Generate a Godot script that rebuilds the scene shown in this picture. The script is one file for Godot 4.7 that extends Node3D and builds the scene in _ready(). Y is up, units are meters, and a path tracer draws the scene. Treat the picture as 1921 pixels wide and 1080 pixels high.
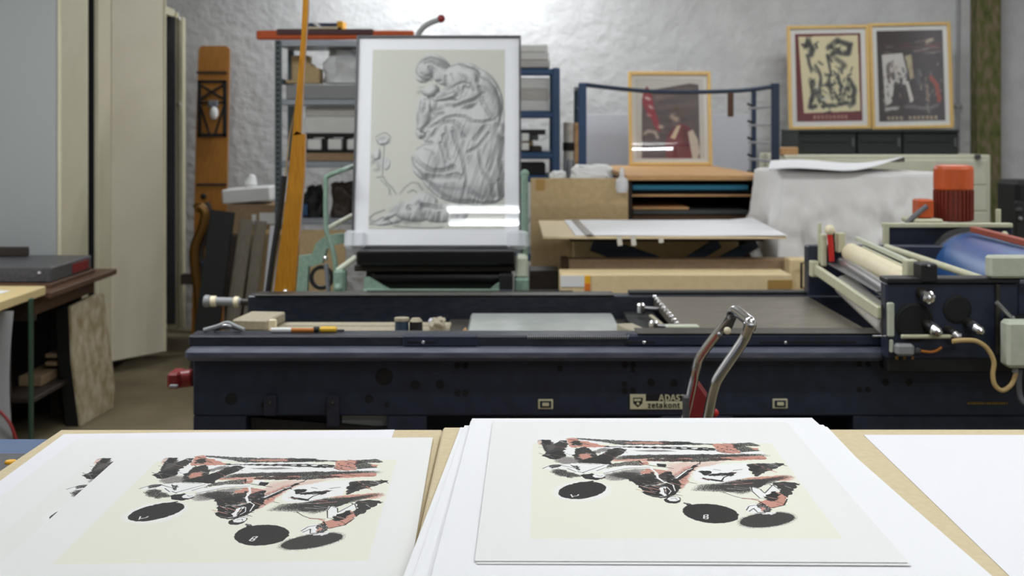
extends Node3D
# A printmaking workshop: prints on a work table, a flat-bed proof press, racks and posters along the back wall.
# Metres; the camera stands at x 0, z 0 and looks along -z. Depths are written as positive numbers d = -z.

var M := {}
var taken := {}
var rng := RandomNumberGenerator.new()

# the flat artwork on the colour print: ink, tone, outline on the sheet
var litho := [
	["p","C",[117, 1126, 801, 1116, 805, 263, 124, 273]],
	["p","W",[262, 307, 565, 283, 551, 398, 355, 405, 297, 380]],
	["p","W",[500, 326, 627, 336, 758, 352, 758, 382, 492, 398]],
	["p","W",[207, 370, 221, 288, 241, 341, 237, 407, 213, 403]],
	["p","W",[575, 515, 696, 469, 700, 513, 689, 609, 663, 630, 612, 671, 547, 662, 538, 601]],
	["s","Q",[482, 495, 579, 465, 644, 464, 567, 515, 537, 591, 518, 672, 492, 736, 471, 751, 492, 663]],
	["s","Q",[469, 562, 545, 448, 534, 536, 486, 636]],
	["s","P",[486, 612, 532, 516, 555, 516, 522, 622, 520, 662, 492, 736, 495, 663]],
	["g","K",[249, 206, 318, 219, 380, 232, 569, 246, 566, 278, 376, 283, 317, 247, 253, 219]],
	["g","P",[385, 256, 465, 247, 528, 258, 512, 269, 414, 270]],
	["g","K",[509, 242, 582, 257, 645, 271, 705, 265, 744, 252, 766, 286, 703, 295, 638, 278, 505, 280]],
	["p","K",[321, 299, 445, 303, 562, 307, 559, 329, 444, 319, 321, 307]],
	["p","W",[357, 307, 367, 308, 367, 312, 357, 311]],
	["p","W",[380, 308, 390, 309, 390, 313, 380, 312]],
	["p","W",[403, 309, 413, 310, 413, 314, 403, 313]],
	["p","W",[426, 310, 436, 311, 436, 315, 426, 314]],
	["p","W",[449, 311, 459, 312, 459, 315, 449, 315]],
	["p","W",[472, 312, 482, 312, 482, 316, 472, 315]],
	["p","W",[495, 312, 505, 313, 505, 317, 495, 316]],
	["p","W",[518, 313, 528, 314, 528, 318, 518, 317]],
	["p","W",[541, 314, 551, 315, 551, 319, 541, 318]],
	["p","K",[502, 302, 633, 316, 631, 345, 500, 326]],
	["p","W",[513, 312, 530, 313, 529, 320, 513, 319]],
	["p","W",[542, 314, 559, 315, 558, 322, 542, 321]],
	["p","W",[571, 316, 588, 317, 587, 324, 570, 323]],
	["p","W",[600, 318, 617, 319, 616, 326, 599, 325]],
	["p","P",[638, 275, 692, 268, 700, 371, 647, 366, 637, 330]],
	["g","K",[691, 278, 736, 304, 759, 346, 702, 357]],
	["p","P",[734, 314, 761, 316, 758, 334, 740, 331]],
	["p","K",[648, 305, 648, 306, 648, 307, 648, 308, 647, 309, 647, 309, 647, 310, 646, 310, 646, 310, 646, 310, 645, 310, 645, 310, 645, 310, 644, 309, 644, 309, 644, 308, 644, 307, 644, 306, 644, 306, 644, 305, 644, 304, 645, 303, 645, 302, 645, 302, 646, 301, 646, 301, 647, 301, 647, 301, 647, 301, 648, 301, 648, 301, 648, 302, 648, 302, 648, 303, 649, 304, 649, 305]],
	["p","K",[658, 324, 658, 325, 658, 325, 657, 326, 657, 327, 657, 327, 656, 328, 656, 328, 655, 329, 655, 329, 655, 329, 654, 328, 654, 328, 654, 327, 654, 327, 654, 326, 654, 325, 654, 325, 654, 324, 654, 323, 654, 322, 654, 321, 655, 321, 655, 320, 655, 320, 656, 319, 656, 319, 657, 319, 657, 319, 657, 319, 658, 319, 658, 320, 658, 321, 658, 321, 658, 322, 658, 323]],
	["p","K",[675, 305, 674, 306, 674, 307, 674, 308, 674, 308, 673, 309, 673, 309, 672, 310, 672, 310, 672, 310, 671, 310, 671, 310, 671, 309, 670, 309, 670, 308, 670, 308, 670, 307, 670, 306, 670, 305, 670, 304, 671, 303, 671, 303, 671, 302, 672, 301, 672, 301, 672, 300, 673, 300, 673, 300, 674, 300, 674, 300, 674, 301, 674, 301, 675, 302, 675, 303, 675, 303, 675, 304]],
	["p","K",[681, 335, 680, 336, 680, 337, 680, 338, 680, 339, 679, 339, 679, 340, 678, 340, 678, 340, 678, 340, 677, 340, 677, 340, 677, 340, 676, 339, 676, 339, 676, 338, 676, 337, 676, 336, 676, 336, 676, 335, 677, 334, 677, 333, 677, 332, 678, 332, 678, 331, 678, 331, 679, 331, 679, 331, 680, 331, 680, 331, 680, 331, 680, 332, 681, 332, 681, 333, 681, 334, 681, 335]],
	["p","K",[660, 348, 660, 349, 660, 349, 660, 350, 659, 351, 659, 352, 659, 352, 658, 352, 658, 353, 658, 353, 657, 353, 657, 352, 657, 352, 656, 352, 656, 351, 656, 350, 656, 350, 656, 349, 656, 348, 656, 347, 657, 346, 657, 345, 657, 345, 657, 344, 658, 344, 658, 343, 659, 343, 659, 343, 659, 343, 660, 343, 660, 344, 660, 344, 660, 345, 661, 345, 661, 346, 661, 347]],
	["p","K",[672, 330, 672, 330, 672, 331, 672, 332, 671, 333, 671, 333, 671, 334, 670, 334, 670, 334, 669, 334, 669, 334, 669, 334, 668, 334, 668, 333, 668, 333, 668, 332, 668, 331, 668, 330, 668, 330, 668, 329, 668, 328, 669, 327, 669, 326, 669, 326, 670, 325, 670, 325, 671, 325, 671, 325, 671, 325, 672, 325, 672, 325, 672, 326, 672, 326, 672, 327, 672, 328, 672, 329]],
	["s","M",[403, 346, 481, 339, 523, 351, 455, 359]],
	["s","M",[286, 359, 325, 316, 346, 335, 305, 380]],
	["s","G",[362, 407, 452, 390, 551, 393, 547, 428, 448, 433, 343, 453]],
	["s","G",[492, 394, 644, 383, 753, 381, 760, 405, 638, 421, 489, 429]],
	["p","P",[617, 423, 755, 400, 760, 437, 693, 448, 605, 448]],
	["g","K",[489, 427, 609, 420, 677, 438, 582, 465, 486, 459]],
	["g","P",[343, 446, 547, 428, 544, 457, 351, 465]],
	["g","K",[447, 436, 546, 434, 543, 464, 434, 459]],
	["p","P",[256, 240, 282, 244, 326, 301, 279, 314, 263, 287]],
	["p","P",[221, 212, 241, 202, 251, 217, 256, 253, 270, 302, 230, 314, 224, 263]],
	["p","G",[232, 253, 255, 234, 263, 294, 238, 288]],
	["p","G",[138, 234, 175, 228, 178, 284, 198, 243, 221, 233, 221, 288, 207, 380, 210, 421, 181, 449, 156, 422, 147, 408, 158, 376, 149, 289]],
	["s","Q",[138, 229, 150, 236, 149, 296, 138, 289]],
	["s","D",[161, 289, 180, 254, 184, 332, 166, 357]],
	["p","K",[151, 232, 175, 229, 172, 284, 153, 274]],
	["p","K",[173, 371, 203, 351, 210, 421, 181, 449, 156, 422, 147, 408]],
	["p","G",[242, 336, 269, 307, 296, 369, 303, 406, 351, 320, 387, 332, 369, 386, 335, 460, 332, 497, 299, 489, 244, 481, 236, 425]],
	["s","P",[250, 393, 271, 379, 286, 415, 263, 450, 251, 427]],
	["g","K",[264, 443, 303, 406, 359, 358, 335, 460, 332, 497, 299, 489, 258, 481]],
	["s","M",[181, 464, 208, 421, 236, 427, 247, 472, 233, 516, 199, 499]],
	["p","W",[148, 543, 171, 502, 211, 497, 243, 488, 303, 496, 330, 513, 299, 565, 253, 592, 231, 584, 205, 542, 170, 551]],
	["g","K",[166, 524, 176, 502, 199, 506, 191, 532, 175, 541]],
	["g","K",[224, 510, 242, 514, 245, 559, 235, 540]],
	["l3","K",[148, 546, 171, 508, 191, 528]],
	["l3","K",[171, 543, 199, 511, 241, 544]],
	["l3","K",[214, 541, 236, 576]],
	["l3","K",[224, 506, 243, 557]],
	["l3","K",[253, 582, 314, 506]],
	["l3","K",[246, 488, 303, 498]],
	["l3","K",[290, 565, 315, 531, 326, 539]],
	["l3","K",[240, 570, 258, 590]],
	["s","G",[168, 575, 193, 543, 231, 593, 250, 615, 220, 634, 190, 616]],
	["s","M",[307, 598, 363, 557, 415, 542, 408, 592, 361, 648, 321, 656]],
	["s","G",[320, 606, 362, 572, 406, 588, 358, 634]],
	["p","K",[246, 607, 278, 590, 308, 606, 307, 635, 284, 653, 255, 641]],
	["p","W",[310, 612, 309, 616, 308, 619, 307, 623, 305, 626, 303, 628, 301, 630, 298, 632, 295, 633, 292, 633, 290, 633, 287, 632, 285, 631, 282, 629, 281, 626, 279, 623, 278, 620, 278, 616, 277, 612, 278, 609, 279, 605, 280, 602, 282, 599, 284, 596, 286, 594, 289, 592, 292, 591, 295, 591, 297, 591, 300, 592, 303, 594, 305, 596, 307, 598, 308, 601, 309, 605, 310, 608]],
	["l2","K",[288, 607, 297, 619, 304, 610]],
	["g","G",[329, 496, 410, 457, 416, 505, 367, 507, 322, 532]],
	["p","W",[304, 566, 360, 514, 436, 511, 434, 535, 369, 540, 312, 591]],
	["l3","K",[307, 590, 369, 538, 435, 524]],
	["p","P",[408, 486, 430, 468, 435, 490, 418, 503]],
	["p","W",[437, 476, 459, 463, 465, 494, 442, 498]],
	["l4","K",[411, 454, 417, 494, 434, 503, 497, 536]],
	["p","K",[454, 485, 483, 498, 476, 519, 460, 520]],
	["s","W",[318, 749, 316, 765, 312, 780, 306, 795, 298, 808, 289, 820, 278, 830, 266, 837, 254, 842, 241, 845, 229, 845, 217, 843, 206, 838, 196, 831, 187, 821, 180, 810, 175, 796, 171, 782, 170, 767, 172, 751, 175, 735, 181, 720, 188, 706, 198, 693, 209, 683, 221, 674, 234, 668, 247, 665, 260, 665, 273, 668, 285, 673, 295, 681, 304, 692, 311, 704, 316, 718, 318, 733]],
	["p","K",[305, 724, 304, 737, 301, 751, 296, 764, 290, 777, 282, 789, 274, 800, 264, 809, 254, 816, 244, 822, 234, 825, 224, 826, 215, 825, 207, 821, 199, 816, 193, 808, 189, 799, 186, 788, 185, 776, 186, 763, 188, 750, 193, 736, 198, 723, 206, 710, 214, 699, 224, 689, 234, 681, 245, 675, 256, 672, 266, 671, 276, 672, 284, 676, 292, 682, 298, 690, 302, 700, 304, 712]],
	["p","K",[250, 676, 279, 659, 269, 687]],
	["l4","W",[216, 786, 219, 812]],
	["l4","W",[218, 805, 232, 797, 235, 785]],
	["p","P",[404, 590, 419, 546, 436, 537, 481, 562, 479, 579, 455, 596, 434, 584]],
	["p","G",[353, 607, 403, 598, 435, 573, 445, 606, 455, 592, 478, 564, 486, 605, 483, 646, 458, 672, 441, 686, 394, 707, 371, 663]],
	["g","K",[373, 638, 430, 621, 439, 669, 394, 705]],
	["p","K",[393, 708, 445, 691, 487, 652, 497, 684, 486, 738, 470, 784, 437, 814, 400, 785, 397, 746]],
	["l8","W",[434, 529, 446, 579, 445, 629, 456, 668, 492, 666]],
	["p","W",[437, 731, 460, 711, 471, 745, 462, 777, 443, 794, 438, 761]],
	["p","Q",[449, 738, 461, 730, 460, 753, 451, 761]],
	["l3","W",[400, 710, 412, 720]],
	["l3","W",[422, 704, 456, 688]],
	["l3","W",[463, 684, 475, 738, 466, 779]],
	["l3","W",[432, 801, 452, 794]],
	["l3","K",[451, 723, 449, 776]],
	["l3","K",[462, 719, 458, 775]],
	["p","K",[482, 827, 481, 833, 480, 838, 478, 842, 475, 847, 472, 850, 469, 853, 465, 856, 462, 857, 458, 857, 455, 857, 452, 856, 449, 854, 446, 851, 444, 847, 442, 843, 441, 838, 441, 833, 441, 828, 442, 823, 443, 818, 446, 813, 448, 808, 451, 805, 454, 802, 458, 799, 461, 798, 465, 797, 469, 798, 472, 799, 475, 801, 477, 804, 480, 808, 481, 812, 482, 817, 482, 822]],
	["p","W",[480, 820, 479, 824, 478, 827, 476, 830, 475, 833, 473, 835, 470, 837, 468, 839, 465, 839, 462, 840, 460, 840, 457, 839, 455, 837, 453, 835, 452, 833, 450, 830, 450, 827, 449, 824, 449, 821, 450, 817, 451, 814, 453, 811, 454, 808, 456, 806, 459, 804, 461, 802, 464, 801, 467, 801, 469, 801, 472, 802, 474, 803, 476, 805, 478, 808, 479, 811, 479, 814, 480, 817]],
	["l2","K",[457, 819, 469, 812, 473, 826]],
	["p","W",[481, 646, 534, 536, 530, 571, 493, 650]],
	["l4","K",[482, 644, 534, 540]],
	["l9","K",[494, 648, 528, 586]],
	["p","K",[486, 638, 532, 540, 580, 460, 545, 550, 497, 651]],
	["l6","W",[491, 633, 530, 551, 546, 532]],
	["l4","K",[522, 548, 544, 554]],
	["p","K",[474, 571, 486, 565, 485, 622, 471, 648, 466, 643]],
	["p","K",[465, 653, 494, 648, 497, 693, 482, 751, 467, 788, 450, 793]],
	["l4","W",[463, 673, 477, 693, 476, 751]],
	["l3","W",[459, 713, 466, 751, 457, 779]],
	["p","K",[561, 559, 590, 558, 590, 579, 569, 603]],
	["p","K",[579, 592, 621, 579, 658, 568, 637, 612, 631, 605, 582, 609]],
	["p","K",[562, 623, 605, 649, 611, 663, 564, 644]],
	["l5","K",[603, 661, 617, 620, 642, 589]],
	["l3","K",[600, 542, 619, 553]],
	["l4","K",[650, 553, 678, 540]],
	["l3","K",[521, 670, 539, 682]],
	["p","G",[700, 486, 738, 480, 797, 477, 781, 512, 729, 577, 700, 611, 696, 569]],
	["g","K",[703, 513, 731, 502, 712, 577, 701, 556]],
	["s","P",[660, 632, 776, 595, 797, 623, 768, 651]],
	["s","G",[543, 694, 594, 681, 656, 640, 719, 629, 775, 603, 787, 615, 759, 639, 714, 689, 677, 711, 662, 750, 640, 769, 584, 751, 529, 742]],
	["p","G",[593, 691, 654, 650, 718, 639, 708, 689, 662, 738, 606, 749]],
	["p","G",[732, 681, 758, 659, 799, 678, 782, 719, 756, 765, 765, 763, 733, 814, 728, 784, 737, 728]],
	["p","W",[672, 709, 691, 728, 694, 766, 730, 689, 739, 733, 714, 749, 689, 796, 677, 805, 668, 748]],
	["l3","K",[672, 709, 668, 748, 676, 808]],
	["l3","K",[672, 709, 691, 728, 696, 766]],
	["l3","K",[697, 762, 730, 689, 739, 733]],
	["p","P",[668, 840, 715, 801, 738, 812, 724, 866, 688, 890, 674, 877]],
	["p","P",[725, 747, 738, 775, 735, 821, 716, 821]],
	["p","K",[696, 778, 725, 747, 726, 784, 707, 832, 689, 823]],
	["l4","K",[669, 835, 687, 891, 723, 867, 742, 812]],
	["l8","P",[631, 810, 654, 815, 672, 831]],
	["l3","K",[594, 758, 615, 792, 634, 810, 672, 818]],
	["p","W",[685, 894, 683, 901, 680, 907, 677, 913, 673, 919, 669, 923, 664, 927, 659, 930, 654, 932, 649, 932, 644, 932, 640, 930, 636, 927, 632, 924, 630, 919, 628, 914, 626, 908, 626, 902, 627, 895, 628, 888, 631, 882, 634, 876, 638, 870, 642, 865, 647, 861, 652, 859, 657, 857, 663, 856, 668, 857, 672, 858, 676, 861, 680, 865, 682, 870, 684, 875, 685, 881, 685, 888]],
	["g","K",[658, 867, 678, 858, 684, 910, 665, 931, 661, 893]],
	["p","P",[662, 875, 672, 888, 662, 918]],
	["l3","K",[626, 910, 638, 876, 656, 867]],
	["l3","K",[631, 919, 646, 893, 650, 927]],
	["l3","K",[669, 849, 658, 867]],
	["l3","K",[650, 927, 677, 918, 685, 901]],
	["p","K",[600, 958, 597, 970, 592, 981, 585, 991, 577, 999, 568, 1005, 558, 1010, 547, 1012, 537, 1012, 526, 1009, 515, 1005, 505, 998, 496, 990, 489, 980, 482, 968, 478, 956, 475, 943, 474, 929, 475, 916, 478, 903, 482, 892, 489, 881, 497, 872, 506, 866, 517, 861, 528, 859, 539, 859, 551, 862, 562, 867, 572, 874, 581, 883, 589, 894, 595, 905, 599, 918, 601, 932, 602, 945]],
	["p","K",[486, 847, 505, 869, 491, 895]],
	["l4","W",[521, 950, 530, 946, 528, 962, 520, 964]],
	["l4","W",[520, 964, 528, 967, 525, 980, 517, 977, 521, 950]],
	["s","D",[730, 961, 728, 972, 723, 982, 716, 993, 708, 1004, 698, 1013, 688, 1022, 676, 1030, 664, 1036, 653, 1041, 641, 1043, 630, 1044, 620, 1044, 611, 1041, 604, 1037, 598, 1031, 595, 1023, 593, 1015, 593, 1005, 596, 995, 600, 984, 606, 973, 614, 963, 624, 952, 634, 943, 646, 935, 658, 929, 670, 924, 682, 921, 694, 919, 704, 920, 713, 923, 721, 928, 726, 934, 730, 942, 731, 951]],
	["p","G",[728, 962, 725, 972, 721, 982, 714, 992, 706, 1001, 697, 1010, 687, 1019, 676, 1026, 665, 1031, 653, 1036, 642, 1039, 632, 1040, 622, 1039, 614, 1037, 606, 1033, 601, 1028, 597, 1021, 596, 1013, 596, 1004, 598, 995, 602, 985, 608, 975, 616, 965, 625, 956, 635, 947, 646, 940, 658, 933, 670, 929, 681, 926, 692, 925, 702, 925, 711, 928, 718, 932, 723, 937, 727, 944, 728, 953]],
	["s","W",[659, 935, 695, 918, 686, 937, 662, 944]]]
# the chalk drawing: tone, radius, strength, line
var chalk_lines := [
	[95,30,50,[370, 89, 425, 68, 467, 75, 509, 89, 550, 120, 564, 134]],
	[85,16,60,[384, 75, 439, 54, 502, 71, 543, 92, 578, 123, 557, 144, 509, 127, 453, 99, 397, 96]],
	[150,14,60,[331, 158, 342, 116, 370, 82]],
	[120,14,80,[331, 165, 349, 200, 391, 228, 446, 235, 460, 214]],
	[90,10,80,[352, 155, 363, 158]],
	[120,12,50,[370, 186, 397, 207, 439, 200]],
	[140,16,50,[439, 130, 460, 172, 453, 214]],
	[95,9,80,[488, 242, 523, 238]],
	[140,14,60,[578, 130, 641, 110, 682, 106, 738, 137, 787, 158, 808, 193]],
	[90,16,60,[655, 113, 703, 130, 773, 144, 811, 186, 794, 249]],
	[120,26,70,[773, 186, 794, 263, 821, 318, 787, 374, 717, 402, 634, 422, 543, 416]],
	[95,12,70,[808, 290, 815, 346, 773, 381, 689, 405, 620, 436]],
	[120,12,80,[815, 207, 884, 242, 933, 304, 961, 388, 971, 471, 961, 548]],
	[80,7,80,[912, 283, 947, 346, 967, 429, 967, 499]],
	[125,40,50,[828, 283, 884, 304, 926, 346]],
	[150,20,50,[828, 346, 849, 409, 898, 485, 940, 534]],
	[110,9,70,[557, 304, 613, 290, 634, 269, 689, 249, 738, 263, 773, 318]],
	[110,9,60,[648, 290, 682, 332, 696, 283, 738, 297]],
	[135,14,60,[481, 367, 550, 346, 620, 318, 648, 360]],
	[115,10,70,[432, 367, 481, 388, 557, 388, 620, 374]],
	[150,10,60,[557, 207, 564, 263, 543, 297]],
	[150,9,60,[599, 193, 613, 235]],
	[150,9,50,[655, 186, 703, 207, 724, 235]],
	[130,10,80,[481, 263, 502, 297, 495, 336]],
	[90,8,80,[502, 283, 509, 332]],
	[110,10,80,[432, 367, 439, 409, 432, 436]],
	[125,26,40,[342, 325, 384, 318, 411, 346]],
	[130,10,50,[349, 290, 397, 283]],
	[100,34,70,[467, 457, 509, 443, 543, 429]],
	[120,20,60,[397, 402, 397, 443, 370, 485]],
	[90,12,70,[432, 416, 453, 471, 481, 506]],
	[130,14,60,[370, 388, 356, 457, 345, 527, 349, 582]],
	[110,12,90,[342, 596, 377, 624, 411, 631, 397, 673]],
	[100,20,70,[384, 617, 404, 638]],
	[110,12,70,[439, 589, 502, 562, 564, 520, 634, 506, 703, 513, 759, 548, 842, 555, 926, 527]],
	[130,18,50,[550, 548, 620, 555, 676, 603, 710, 666]],
	[120,12,60,[370, 624, 439, 555, 495, 499, 550, 485]],
	[140,14,50,[467, 652, 523, 568, 578, 548]],
	[150,12,50,[564, 582, 578, 694]],
	[150,12,50,[620, 568, 655, 694]],
	[110,30,70,[954, 562, 995, 582, 988, 624]],
	[115,34,60,[940, 652, 988, 680]],
	[130,16,60,[856, 582, 801, 652, 773, 694]],
	[160,40,25,[523, 346, 620, 235, 689, 207, 752, 249]],
	[165,60,25,[397, 457, 397, 555, 453, 513]],
	[165,60,25,[578, 617, 752, 617, 891, 582]],
	[170,50,25,[370, 137, 404, 179, 453, 151, 509, 193]],
	[110,12,55,[384, 670, 404, 642, 397, 628]],
	[130,9,55,[397, 747, 453, 768, 481, 795]],
	[125,16,55,[550, 656, 571, 726, 578, 802, 599, 837]],
	[130,14,55,[620, 628, 648, 719, 689, 809, 710, 921, 717, 1018]],
	[120,10,55,[676, 628, 717, 670]],
	[120,12,55,[731, 775, 801, 740, 856, 670, 884, 628]],
	[130,12,55,[808, 768, 821, 837, 842, 928, 912, 1004]],
	[115,26,55,[954, 628, 940, 712, 905, 809, 884, 921]],
	[125,16,55,[995, 684, 967, 837, 995, 962]],
	[110,14,55,[307, 816, 328, 879, 370, 921, 425, 990, 481, 1046, 550, 1101, 613, 1129]],
	[145,18,55,[314, 809, 370, 872, 453, 921, 550, 921, 634, 886]],
	[155,22,55,[439, 955, 550, 962, 634, 955, 689, 976]],
	[140,26,55,[397, 941, 481, 1018, 578, 1039, 689, 1046]],
	[110,14,55,[550, 1129, 648, 1143, 773, 1143, 898, 1157, 995, 1164]],
	[150,16,55,[717, 1032, 745, 1074, 842, 1129]],
	[150,16,55,[912, 1018, 926, 1115]],
	[140,20,55,[974, 990, 988, 1115]],
	[150,12,55,[523, 712, 550, 788, 564, 858]],
	[165,14,55,[342, 754, 397, 719, 467, 712]],
	[168,60,28,[439, 802, 550, 858, 648, 921]],
	[168,60,28,[717, 802, 787, 893]],
	[168,60,28,[578, 1011, 787, 1060, 926, 1081]],
	[168,60,28,[370, 1018, 509, 1074]],
	[168,60,28,[856, 768, 877, 858]],
	[100,10,70,[36, 663, 64, 642, 106, 628, 147, 656, 140, 705, 92, 722, 57, 712, 39, 677]],
	[140,22,50,[71, 677, 112, 670]],
	[110,9,90,[102, 726, 99, 809, 95, 886, 92, 948]],
	[115,26,60,[15, 802, 29, 830, 12, 872]],
	[135,24,50,[57, 858, 71, 907, 15, 907]],
	[100,12,70,[50, 962, 99, 955, 126, 1004, 168, 1039, 199, 1087]],
	[110,8,70,[78, 976, 147, 1046, 161, 1094]],
	[120,8,70,[147, 1046, 144, 1094]],
	[110,12,60,[224, 1081, 265, 1032, 314, 997, 356, 1004, 397, 1060]],
	[100,14,70,[286, 1074, 321, 1053, 356, 1074]],
	[90,18,90,[300, 1185, 307, 1206]],
	[85,26,70,[342, 1157, 370, 1136, 397, 1171, 363, 1206]],
	[90,12,90,[1, 1261, 43, 1227, 119, 1199]],
	[95,14,80,[8, 1303, 64, 1275, 106, 1254, 147, 1275, 175, 1310]],
	[110,16,70,[1, 1275, 36, 1275]],
	[95,40,60,[203, 1296, 245, 1254, 279, 1296, 342, 1275, 384, 1303]],
	[85,10,90,[182, 1317, 265, 1324, 370, 1331, 481, 1331, 550, 1324]],
	[130,40,40,[161, 1206, 217, 1185, 251, 1143]],
	[110,40,60,[397, 1234, 370, 1268]],
	[105,14,70,[523, 1227, 516, 1296]],
	[130,30,50,[439, 1206, 481, 1254, 439, 1296]],
	[95,16,60,[397, 1171, 481, 1185, 550, 1185]],
	[235,14,100,[255, 1289, 258, 1286]]]


class Shape:
	var v := PackedVector3Array()
	var n := PackedVector3Array()
	var t := PackedVector2Array()

	func tri(a: Vector3, b: Vector3, c: Vector3, na: Vector3, nb: Vector3, nc: Vector3, ta := Vector2.ZERO, tb := Vector2.ZERO, tc := Vector2.ZERO) -> void:
		if (b - a).cross(c - a).dot(na + nb + nc) > 0.0:
			v.append_array([a, c, b])
			n.append_array([na, nc, nb])
			t.append_array([ta, tc, tb])
		else:
			v.append_array([a, b, c])
			n.append_array([na, nb, nc])
			t.append_array([ta, tb, tc])

	func flat(a: Vector3, b: Vector3, c: Vector3, out: Vector3) -> void:
		var m := (b - a).cross(c - a).normalized()
		if m.dot(out) < 0.0:
			m = -m
		tri(a, b, c, m, m, m)

	func quad(a: Vector3, b: Vector3, c: Vector3, d: Vector3, out: Vector3) -> void:
		flat(a, b, c, out)
		flat(a, c, d, out)

	func quad_uv(a: Vector3, b: Vector3, c: Vector3, d: Vector3, m: Vector3) -> void:
		tri(a, b, c, m, m, m, Vector2(0, 1), Vector2(1, 1), Vector2(1, 0))
		tri(a, c, d, m, m, m, Vector2(0, 1), Vector2(1, 0), Vector2(0, 0))

	# a box with chamfered edges
	func box(c: Vector3, size: Vector3, bevel := 0.003, basis := Basis.IDENTITY) -> void:
		var h := size / 2.0
		var k := minf(bevel, minf(h.x, minf(h.y, h.z)) * 0.6)
		for axis in 3:
			var u := (axis + 1) % 3
			var w := (axis + 2) % 3
			for s in [-1.0, 1.0]:
				var f: Array[Vector3] = []
				for p in [[-1, -1], [1, -1], [1, 1], [-1, 1]]:
					var q := Vector3.ZERO
					q[axis] = s * h[axis]
					q[u] = p[0] * (h[u] - k)
					q[w] = p[1] * (h[w] - k)
					f.append(c + basis * q)
				var m := Vector3.ZERO
				m[axis] = s
				quad(f[0], f[1], f[2], f[3], basis * m)
			for su in [-1.0, 1.0]:
				for sw in [-1.0, 1.0]:
					var e: Array[Vector3] = []
					for p in [[-1, 0], [1, 0], [1, 1], [-1, 1]]:
						var q := Vector3.ZERO
						q[axis] = p[0] * (h[axis] - k)
						q[u] = su * (h[u] - (k if p[1] else 0.0))
						q[w] = sw * (h[w] - (0.0 if p[1] else k))
						e.append(c + basis * q)
					var m := Vector3.ZERO
					m[u] = su
					m[w] = sw
					quad(e[0], e[1], e[2], e[3], basis * m)
		for sx in [-1.0, 1.0]:
			for sy in [-1.0, 1.0]:
				for sz in [-1.0, 1.0]:
					var s := Vector3(sx, sy, sz)
					flat(c + basis * (s * Vector3(h.x, h.y - k, h.z - k)), c + basis * (s * Vector3(h.x - k, h.y, h.z - k)), c + basis * (s * Vector3(h.x - k, h.y - k, h.z)), basis * s)

	# profile: pairs (radius, height) turned round the axis
	func lathe(at: Vector3, axis: Vector3, profile: Array, seg := 24) -> void:
		var z := axis.normalized()
		var x := z.cross(Vector3.RIGHT if absf(z.x) < 0.8 else Vector3.UP).normalized()
		var y := z.cross(x)
		for i in profile.size() - 1:
			var p: Vector2 = profile[i]
			var q: Vector2 = profile[i + 1]
			var along := (q - p).normalized()
			for k in seg:
				var a := TAU * k / seg
				var b := TAU * (k + 1) / seg
				var ra := x * cos(a) + y * sin(a)
				var rb := x * cos(b) + y * sin(b)
				var na := (ra * along.y - z * along.x).normalized()
				var nb := (rb * along.y - z * along.x).normalized()
				if p.x > 0.00001:
					tri(at + ra * p.x + z * p.y, at + rb * p.x + z * p.y, at + rb * q.x + z * q.y, na, nb, nb)
				if q.x > 0.00001:
					tri(at + ra * p.x + z * p.y, at + rb * q.x + z * q.y, at + ra * q.x + z * q.y, na, nb, na)

	func rod(a: Vector3, b: Vector3, r: float, seg := 18, r2 := -1.0) -> void:
		var e := r if r2 < 0.0 else r2
		var l := a.distance_to(b)
		var k := minf(r * 0.18, l * 0.2)
		lathe(a, b - a, [Vector2(0, 0), Vector2(r - k, 0), Vector2(r, k), Vector2(e, l - k), Vector2(e - k, l), Vector2(0, l)], seg)

	func ball(c: Vector3, r: float, seg := 14, squash := 1.0) -> void:
		var p := []
		for i in seg / 2 + 1:
			var a := PI * i / (seg / 2) - PI / 2
			p.append(Vector2(maxf(cos(a) * r, 0.0), sin(a) * r * squash))
		lathe(c, Vector3.UP, p, seg)

	func pipe(points: Array, r: float, seg := 10) -> void:
		var pts: Array[Vector3] = []
		for p in points:
			pts.append(p)
		var dirs: Array[Vector3] = []
		for i in pts.size():
			dirs.append((pts[mini(i + 1, pts.size() - 1)] - pts[maxi(i - 1, 0)]).normalized())
		var side := dirs[0].cross(Vector3.UP if absf(dirs[0].y) < 0.9 else Vector3.RIGHT).normalized()
		var rings := []
		for i in pts.size():
			side = (side - dirs[i] * side.dot(dirs[i])).normalized()
			var up := dirs[i].cross(side)
			var ring: Array[Vector3] = []
			for k in seg:
				ring.append(side * cos(TAU * k / seg) + up * sin(TAU * k / seg))
			rings.append(ring)
		for i in pts.size() - 1:
			for k in seg:
				var j := (k + 1) % seg
				var a: Vector3 = rings[i][k]
				var b: Vector3 = rings[i][j]
				var c: Vector3 = rings[i + 1][j]
				var d: Vector3 = rings[i + 1][k]
				tri(pts[i] + a * r, pts[i] + b * r, pts[i + 1] + c * r, a, b, c)
				tri(pts[i] + a * r, pts[i + 1] + c * r, pts[i + 1] + d * r, a, c, d)
		for e in [0, pts.size() - 1]:
			var m: Vector3 = -dirs[0] if e == 0 else dirs[e]
			for k in seg:
				flat(pts[e], pts[e] + rings[e][k] * r, pts[e] + rings[e][(k + 1) % seg] * r, m)

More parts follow.
